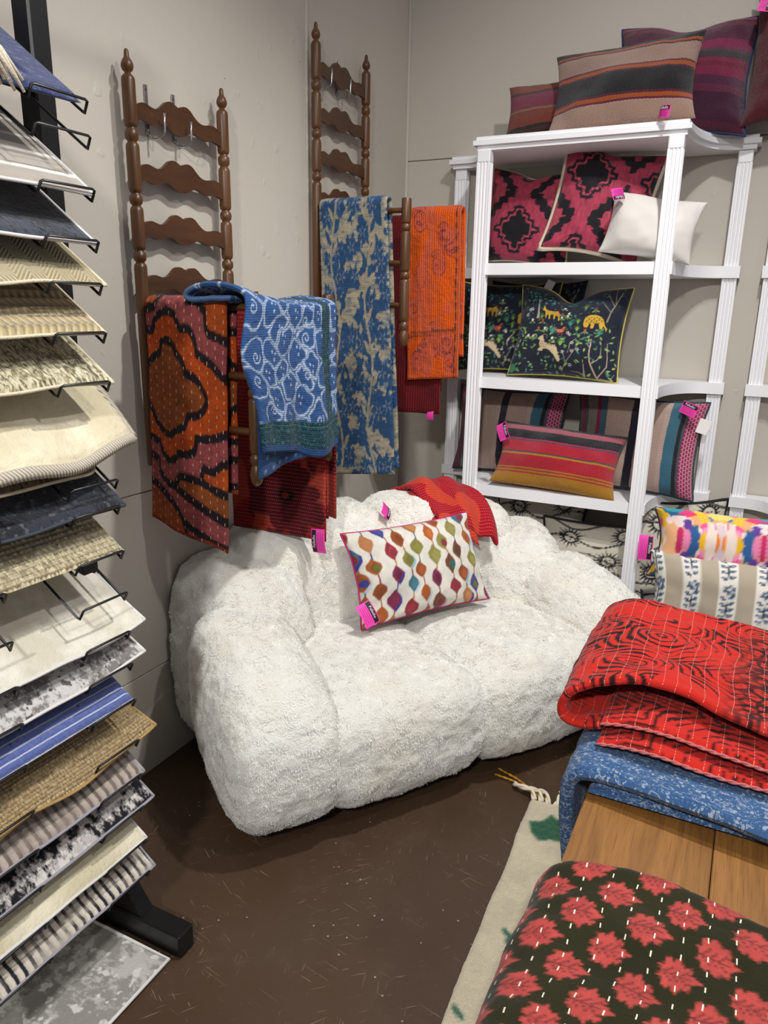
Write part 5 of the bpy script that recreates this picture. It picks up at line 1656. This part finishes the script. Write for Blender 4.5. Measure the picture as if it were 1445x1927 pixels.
# small dark red layer behind the rust quilt
# ------------------------------------------------------------------ red quilt over the sofa back
def redsofa():
    c = Canvas(240, 240, '#a51424')
    for (x, y, rx, ry, a, cc) in ((.62, .30, .22, .10, .5, '#c23a26'), (.80, .60, .12, .2, .3, '#c23a26'), (.40, .18, .18, .08, .2, '#c23a26'), (.97, .12, .10, .14, .2, '#c4402a')):
        c.ell(x, y, rx, ry, a, cc); c.ell(x + .05, y - .04, rx * .7, ry * .9, a + .8, cc)
    return c
m_rsof = cloth('kantha_red_sofa', sp=.0125, dl=.0085, width=.0009, scol='#d8a894', axis='h', duty=.45, ripple=.03, pucker=.2, weave=600.)
n = 120
U, V = np.meshgrid(np.linspace(0, 1, n), np.linspace(0, 1, n), indexing='ij')
def bez(p, t):
    p = [np.array(q) for q in p]
    k = len(p) - 1
    from math import comb
    return sum(comb(k, i) * (1 - t)[..., None] ** (k - i) * t[..., None] ** i * p[i] for i in range(k + 1))
# v: from behind the crest (0) over it and down the front (1); u: left to right
left = bez([(.045, -.90, .66), (.07, -.86, .86), (.10, -.74, .865), (.10, -.60, .775), (.115, -.545, .70)], V)
mid = bez([(.20, -.90, .64), (.21, -.86, .87), (.22, -.74, .88), (.235, -.58, .80), (.245, -.49, .685)], V)
right = bez([(.30, -.88, .66), (.33, -.84, .85), (.37, -.72, .85), (.375, -.55, .77), (.325, -.455, .635)], V)
w0 = ((1 - U) * (1 - 2 * U))[..., None]; w1 = (4 * U * (1 - U))[..., None]; w2 = (U * (2 * U - 1))[..., None]
P = left * w0 + mid * w1 + right * w2
fo = .012 * np.sin(V * 15 + U * 3) * (1 - U) ** 1.2 + .008 * np.sin((U * 1.6 + V) * 9)
P[..., 2] += fo + .004 * fbm(U * 6, V * 6, seed=3); P[..., 1] += fo * .6
Pw = SO + P[..., 0:1] * RV + P[..., 1:2] * FV + np.stack([P[..., 0] * 0, P[..., 0] * 0, P[..., 2]], -1)
base = np.array(S(.2, -.74, .80))
cvz = redsofa()
sr = slab('quilt', Pw - base, .022, m_rsof, colf=cvz.sample(V, U), uvs=np.stack([U * .33, V * .55], -1), pk=(.0012, 30, 30, 7))
sr.location = base
tag(sr, 'crumpled red kantha quilt thrown over the sofa back', 'quilt')
P2 = P.copy(); P2[..., 0] -= .010; P2[..., 2] -= .028; P2[..., 1] += .016
P2 = P2[:70, 40:]
Pw2 = SO + P2[..., 0:1] * RV + P2[..., 1:2] * FV + np.stack([P2[..., 0] * 0, P2[..., 0] * 0, P2[..., 2]], -1)
slab('folded_layer', Pw2 - base, .014, m_rsof, parent=sr, colf=cvz.sample(V[:70, 40:] * .6 + .2, U[:70, 40:]))

# ------------------------------------------------------------------ quilts on the table
def polyline_len(p):
    p = np.array(p, float); s = np.concatenate([[0], np.cumsum(np.linalg.norm(np.diff(p, axis=0), axis=1))]); return p, s
def smooth_path(pts, n, it=3):
    p = np.array(pts, float)
    for _ in range(it):          # corner cutting
        q = [p[0]]
        for a, b in zip(p[:-1], p[1:]): q += [a * .75 + b * .25, a * .25 + b * .75]
        q.append(p[-1]); p = np.array(q)
    p, s = polyline_len(p); t = np.linspace(0, s[-1], n)
    return np.stack([np.interp(t, s, p[:, k]) for k in range(p.shape[1])], -1), t

def folded(name, label, prof, y0, y1, mat, colfun, T, nu, nv, seed, bumpy=.006, skew=0., yedge=None, fold_edge=True, group='folded quilts on the table', lipdrop=.0, pk=(.0016, 45, 60, 3)):
    """quilt whose cross-section (x,z) follows prof, extruded along y from y0 (near) to y1 (far)"""
    pr, t = smooth_path(prof, nu)
    V = np.linspace(0, 1, nv)
    Tt, Vv = np.meshgrid(t / t[-1], V, indexing='ij')
    x = np.repeat(pr[:, 0:1], nv, 1); z = np.repeat(pr[:, 1:2], nv, 1)
    y = y0 + (y1 - y0) * Vv
    if yedge is not None: y = y + yedge(Tt, Vv)
    z = z + bumpy * fbm(x * 9, y * 9, seed=seed, oct=3)
    x = x + skew * Vv + bumpy * .8 * fbm(x * 8 + 3, y * 8, seed=seed + 1)
    # rounded folded rims near both y ends
    e = np.minimum(Vv, 1 - Vv) * abs(y1 - y0)
    z = z - lipdrop * np.clip(1 - e / .03, 0, 1) ** 2
    P = np.stack([x, y, z], -1)
    base = np.array([pr[:, 0].mean(), (y0 + y1) / 2, pr[:, 1].min()])
    uvs = np.stack([Tt * t[-1], Vv * abs(y1 - y0)], -1)
    o = slab(name, P - base, T, mat, colf=colfun(uvs[..., 0], uvs[..., 1], Tt, Vv), uvs=uvs, pk=pk)
    o.location = base
    if label: tag(o, label, 'quilt', group)
    return o, base

# blue kantha, thick, hanging over the left edge ----------------------
def blue_col(a, b, t, v):
    c = np.zeros(a.shape + (3,)); c[:] = hexc('#3a5a86')
    n1 = fbm(a * 60, b * 60, seed=5, oct=2)
    c = c * (1 + .16 * n1[..., None])
    w = vnoise(a * 150 + 2 * vnoise(a * 30, b * 30, seed=1), b * 220, seed=7); w2 = vnoise(a * 40, b * 55 + 9, seed=9)
    m = np.clip((w - .30) * 5, 0, 1) * np.clip((w2 + .55) * 4, 0, 1)
    rid = np.clip(1 - np.abs(vnoise(a * 52, b * 90, seed=15)) * 14, 0, 1) * (vnoise(a * 14, b * 14, seed=17) > .05)
    m = np.maximum(m, rid * .8)
    c = c * (1 - m[..., None] * .8) + hexc('#aab8c6') * m[..., None] * .8
    gsp = np.clip((vnoise(a * 6, b * 9, seed=21) - .55) * 5, 0, 1) * m
    c = c * (1 - gsp[..., None]) + hexc('#8fb29a') * gsp[..., None]
    return lin(np.clip(c, 0, 1))
def blue_fleck(g):
    uv = g.uv()
    f = g.step(g.noise(g.scale(uv, (120, 190, 1)), 1., 2., .5, 1.6), .585, .635)
    d = g.m('LESS_THAN', g.voro(uv, 95.), .26); gate = g.step(g.noise(uv, 16., 3.), .42, .55)
    vn = g.m('SUBTRACT', 1.0, g.step(g.m('ABSOLUTE', g.m('SUBTRACT', g.noise(g.scale(uv, (30, 46, 1)), 1., 2., .5, .8), .5)), .004, .014))
    m = g.m('MAXIMUM', g.m('MAXIMUM', f, g.m('MULTIPLY', d, gate)), g.m('MULTIPLY', vn, .8))
    c = g.mix(g.noise(uv, 24., 3.), L4('#30507e'), L4('#456793'))
    return g.mix(g.m('MULTIPLY', m, .75), c, L4('#aebbc8'))
m_tblue = cloth('kantha_blue_thick', base=blue_fleck, sp=.0085, dl=.007, width=.0008, scol='#4c6b98', axis='h', duty=.5, ripple=.4, pucker=1.0, weave=500.)
tb, tbb = folded('quilt', 'thick blue kantha quilt with white flecks draped over table edge', [(1.455, .50), (1.442, .60), (1.436, .70), (1.445, .752), (1.50, .764), (1.75, .764), (2.20, .760)], -2.385, -1.80, m_tblue, blue_col, .026, 130, 130, 3, bumpy=.007,
       yedge=lambda t, v: np.where(v < .5, 1 - v * 2, 0) * (-.05 * np.clip((t - .30) / .35, 0, 1) + .04 * np.clip(1 - t / .28, 0, 1)))
slab('under_layer', np.stack(np.meshgrid(np.linspace(1.475, 2.2, 40), np.linspace(-2.39, -1.80, 30), indexing='ij') + [np.full((40, 30), .734)], -1) - tbb, .024, m_tblue, parent=tb, colf=blue_col(*np.meshgrid(np.linspace(0, .7, 40), np.linspace(0, .6, 30), indexing='ij'), None, None), edge=.02)
# red and black quilt ----------------------------------------------
def red_col(a, b, t, v):
    c = np.zeros(a.shape + (3,)); c[:] = hexc('#c62a22')
    K = hexc('#1f1114')
    wx = .018 * fbm(a * 12, b * 12, seed=31); wy = .018 * fbm(a * 12 + 5, b * 12, seed=32)
    aa, bb = a + wx, b + wy
    # concentric wood-grain whorls
    ph = np.zeros(a.shape); wsum = np.zeros(a.shape) + 1e-6
    rs = np.random.RandomState(5)
    pts = np.stack([rs.uniform(0, 1.0, 26), rs.uniform(0, .62, 26)], -1)
    best = np.full(a.shape, 9.)
    for p in pts: best = np.minimum(best, np.hypot((aa - p[0]), (bb - p[1]) * 1.25))
    ring = np.abs((best * 55) % 1 - .5)
    br = vnoise(a * 26, b * 26, seed=33); thick = .15 + .14 * br
    m = np.clip((thick - ring) * 14 + .5, 0, 1) * (vnoise(a * 13, b * 13, seed=35) > -.45)
    # dense leafy half further right
    zone = np.clip((a - .37 + .05 * fbm(a * 6, b * 6, seed=36)) * 14, 0, 1)
    f1, f2, idx, px, py = worley((aa * 3.1) % 1.0, (bb * 3.1) % 1.0, 196, 8)
    leaf = np.clip(((f2 - f1) - .018) * 90, 0, 1)
    vein = np.clip(1 - np.abs(f1 - .012) * 160, 0, 1) * .6
    m2 = np.maximum(1 - leaf, vein)
    spiral = np.clip((.17 - ring) * 14 + .5, 0, 1); near = np.clip((.055 - best) * 60, 0, 1)
    m2 = m2 * (1 - near) + spiral * near
    mm = m * (1 - zone) + m2 * zone
    base2 = hexc('#c2362c')
    c = c * (1 - zone[..., None]) + base2 * zone[..., None]
    c = c * (1 - .92 * mm[..., None]) + K * .92 * mm[..., None]
    return lin(np.clip(c, 0, 1))
m_tred = cloth('kantha_red_black', sp=.023, dl=.0085, width=.0009, scol='#d28e80', axis='v', duty=.55, ripple=.35, pucker=.35, weave=600., pk=(30, 50))
prof_top = [(1.475, .800), (1.415, .785), (1.392, .800), (1.400, .845), (1.46, .878), (1.56, .868), (1.75, .852), (2.2, .845)]
tr, trb = folded('quilt', 'red and black whorl print kantha quilt folded on the blue one', prof_top, -2.285, -1.845, m_tred, red_col, .016, 280, 200, 12, bumpy=.010, pk=(.0022, 34, 44, 3),
       yedge=lambda t, v: np.where(v < .5, (1 - v * 2) ** 1.5, 0) * (.055 * np.exp(-((t - .33) / .12) ** 2) - .03 * np.clip((t - .5) / .5, 0, 1)) + np.where(v > .5, v * 2 - 1, 0) * .02 * np.clip(1 - t * 2, 0, 1))
mid_prof = [(1.47, .806), (1.53, .822), (1.75, .812), (2.2, .806)]
for (z_, dy, nm, sd) in ((0., -.012, 'middle_layer', 4), (-.024, -.030, 'bottom_layer', 6)):
    pr, t = smooth_path([(x + .0, z + z_) for x, z in mid_prof], 150)
    V = np.linspace(0, 1, 90); Tt, Vv = np.meshgrid(t / t[-1], V, indexing='ij')
    y = -2.29 + dy + .45 * Vv - np.where(Vv < .4, .035 * Tt + .010 * np.sin(Tt * 8 + sd), 0) * (1 - Vv / .4).clip(0, 1)
    P = np.stack([np.repeat(pr[:, 0:1], 90, 1) + .0 * Vv, y, np.repeat(pr[:, 1:2], 90, 1) + .004 * fbm(Tt * 7, Vv * 5, seed=sd)], -1) - trb
    slab(nm, P, .014, m_tred, parent=tr, colf=red_col(Tt * t[-1], Vv * .45 + .1, Tt, Vv), uvs=np.stack([Tt * t[-1], Vv * .45], -1))
    # whip-stitched cord along the near rim
    b = MB(); edge_pts = [tuple(P[i, 0] + np.array([0, -.001, 0])) for i in range(0, 150, 2)]
    rope(b, edge_pts, .0030)
    b.build('hem_cord', plain('red_hem_' + nm, '#9a2028', .9, var=(420., '#d08a86')), tr, smooth=True)

# olive quilt with coral flowers ------------------------------------
def olive_col(a, b, t, v):
    c = np.zeros(a.shape + (3,)); c[:] = hexc('#2c2a17')
    c = c * (1 + .12 * fbm(a * 14, b * 14, seed=4)[..., None])
    px, py = .076, .082
    r = np.floor(b / (py / 2)); off = (r % 2) * px / 2
    best = None
    for dr_ in (0,):
        pass
    m = np.zeros(a.shape); ve = np.zeros(a.shape)
    for (ox, oy) in ((0, 0), (px / 2, py / 2)):
        x = (a - ox + px / 2) % px - px / 2; y = (b - oy + py / 2) % py - py / 2
        x = x / .0235; y = y / .0235
        rr = np.hypot(x, y); th = np.arctan2(y, x)
        # palmette: pointed on one side, lobed on the other
        lobes = .90 + .10 * np.cos(th * 9) + .06 * np.cos(th * 23)
        sh = lobes * (1 - .22 * np.cos(th) ** 2 * (np.cos(th) < 0)) * (1 + .22 * np.exp(-(th / .26) ** 2))
        mm = np.clip((sh - rr) * 9 + .5, 0, 1)
        m = np.maximum(m, mm)
        vv = np.clip(1 - np.abs(y) * 16, 0, 1) * (np.abs(x) < .75)
        for q in (-1, 1):
            for k in range(3):
                x0 = -.55 + .38 * k
                dd = np.abs((y * q) - (x - x0) * 1.0) ; inside = (x > x0) & (x < x0 + .42)
                vv = np.maximum(vv, np.clip(1 - dd * 9, 0, 1) * inside)
        ve = np.maximum(ve, vv * mm)
    c = c * (1 - m[..., None]) + hexc('#b84a46') * (1 + .08 * fbm(a * 90, b * 90, seed=8)[..., None]) * m[..., None]
    c = c * (1 - .6 * ve[..., None]) + hexc('#3a221a') * .6 * ve[..., None]
    return lin(np.clip(c, 0, 1))
m_toli = cloth('kantha_olive', sp=.030, dl=.021, width=.0016, scol='#d9d3c0', axis='v', duty=.32, ripple=.3, pucker=.3, weave=500., pk=(14, 26), rough=.92)
to, tob = folded('quilt', 'olive green quilt with coral palmette flowers at near end of table', [(1.480, .60), (1.464, .66), (1.456, .72), (1.466, .768), (1.51, .786), (1.75, .782), (2.25, .776)], -3.05, -2.615, m_toli, olive_col, .018, 280, 220, 22, bumpy=.012, lipdrop=.035, pk=(.0026, 20, 26, 9),
       yedge=lambda t, v: np.where(v > .5, v * 2 - 1, 0) * (-.03 * np.clip((t - .4) / .6, 0, 1) + .02 * np.exp(-((t - .33) / .1) ** 2)))
pr, t = smooth_path([(1.482, .742), (1.52, .75), (1.8, .75), (2.24, .746)], 60)
V = np.linspace(0, 1, 40); Tt, Vv = np.meshgrid(t / t[-1], V, indexing='ij')
P = np.stack([np.repeat(pr[:, 0:1], 40, 1), -3.04 + .415 * Vv, np.repeat(pr[:, 1:2], 40, 1)], -1) - tob
slab('under_layer', P, .042, m_toli, parent=to, colf=olive_col(Tt * t[-1], Vv * .45, None, None), edge=.025)
cvm = MB().tube([(1.466 - tob[0], y - tob[1], .70 - tob[2] + .02 * math.sin(y * 7)) for y in np.linspace(-3.04, -2.62, 20)], .004, 6)
cvm.build('mustard_edge', plain('mustard_hem', '#8f5f14', .9), to, smooth=True)
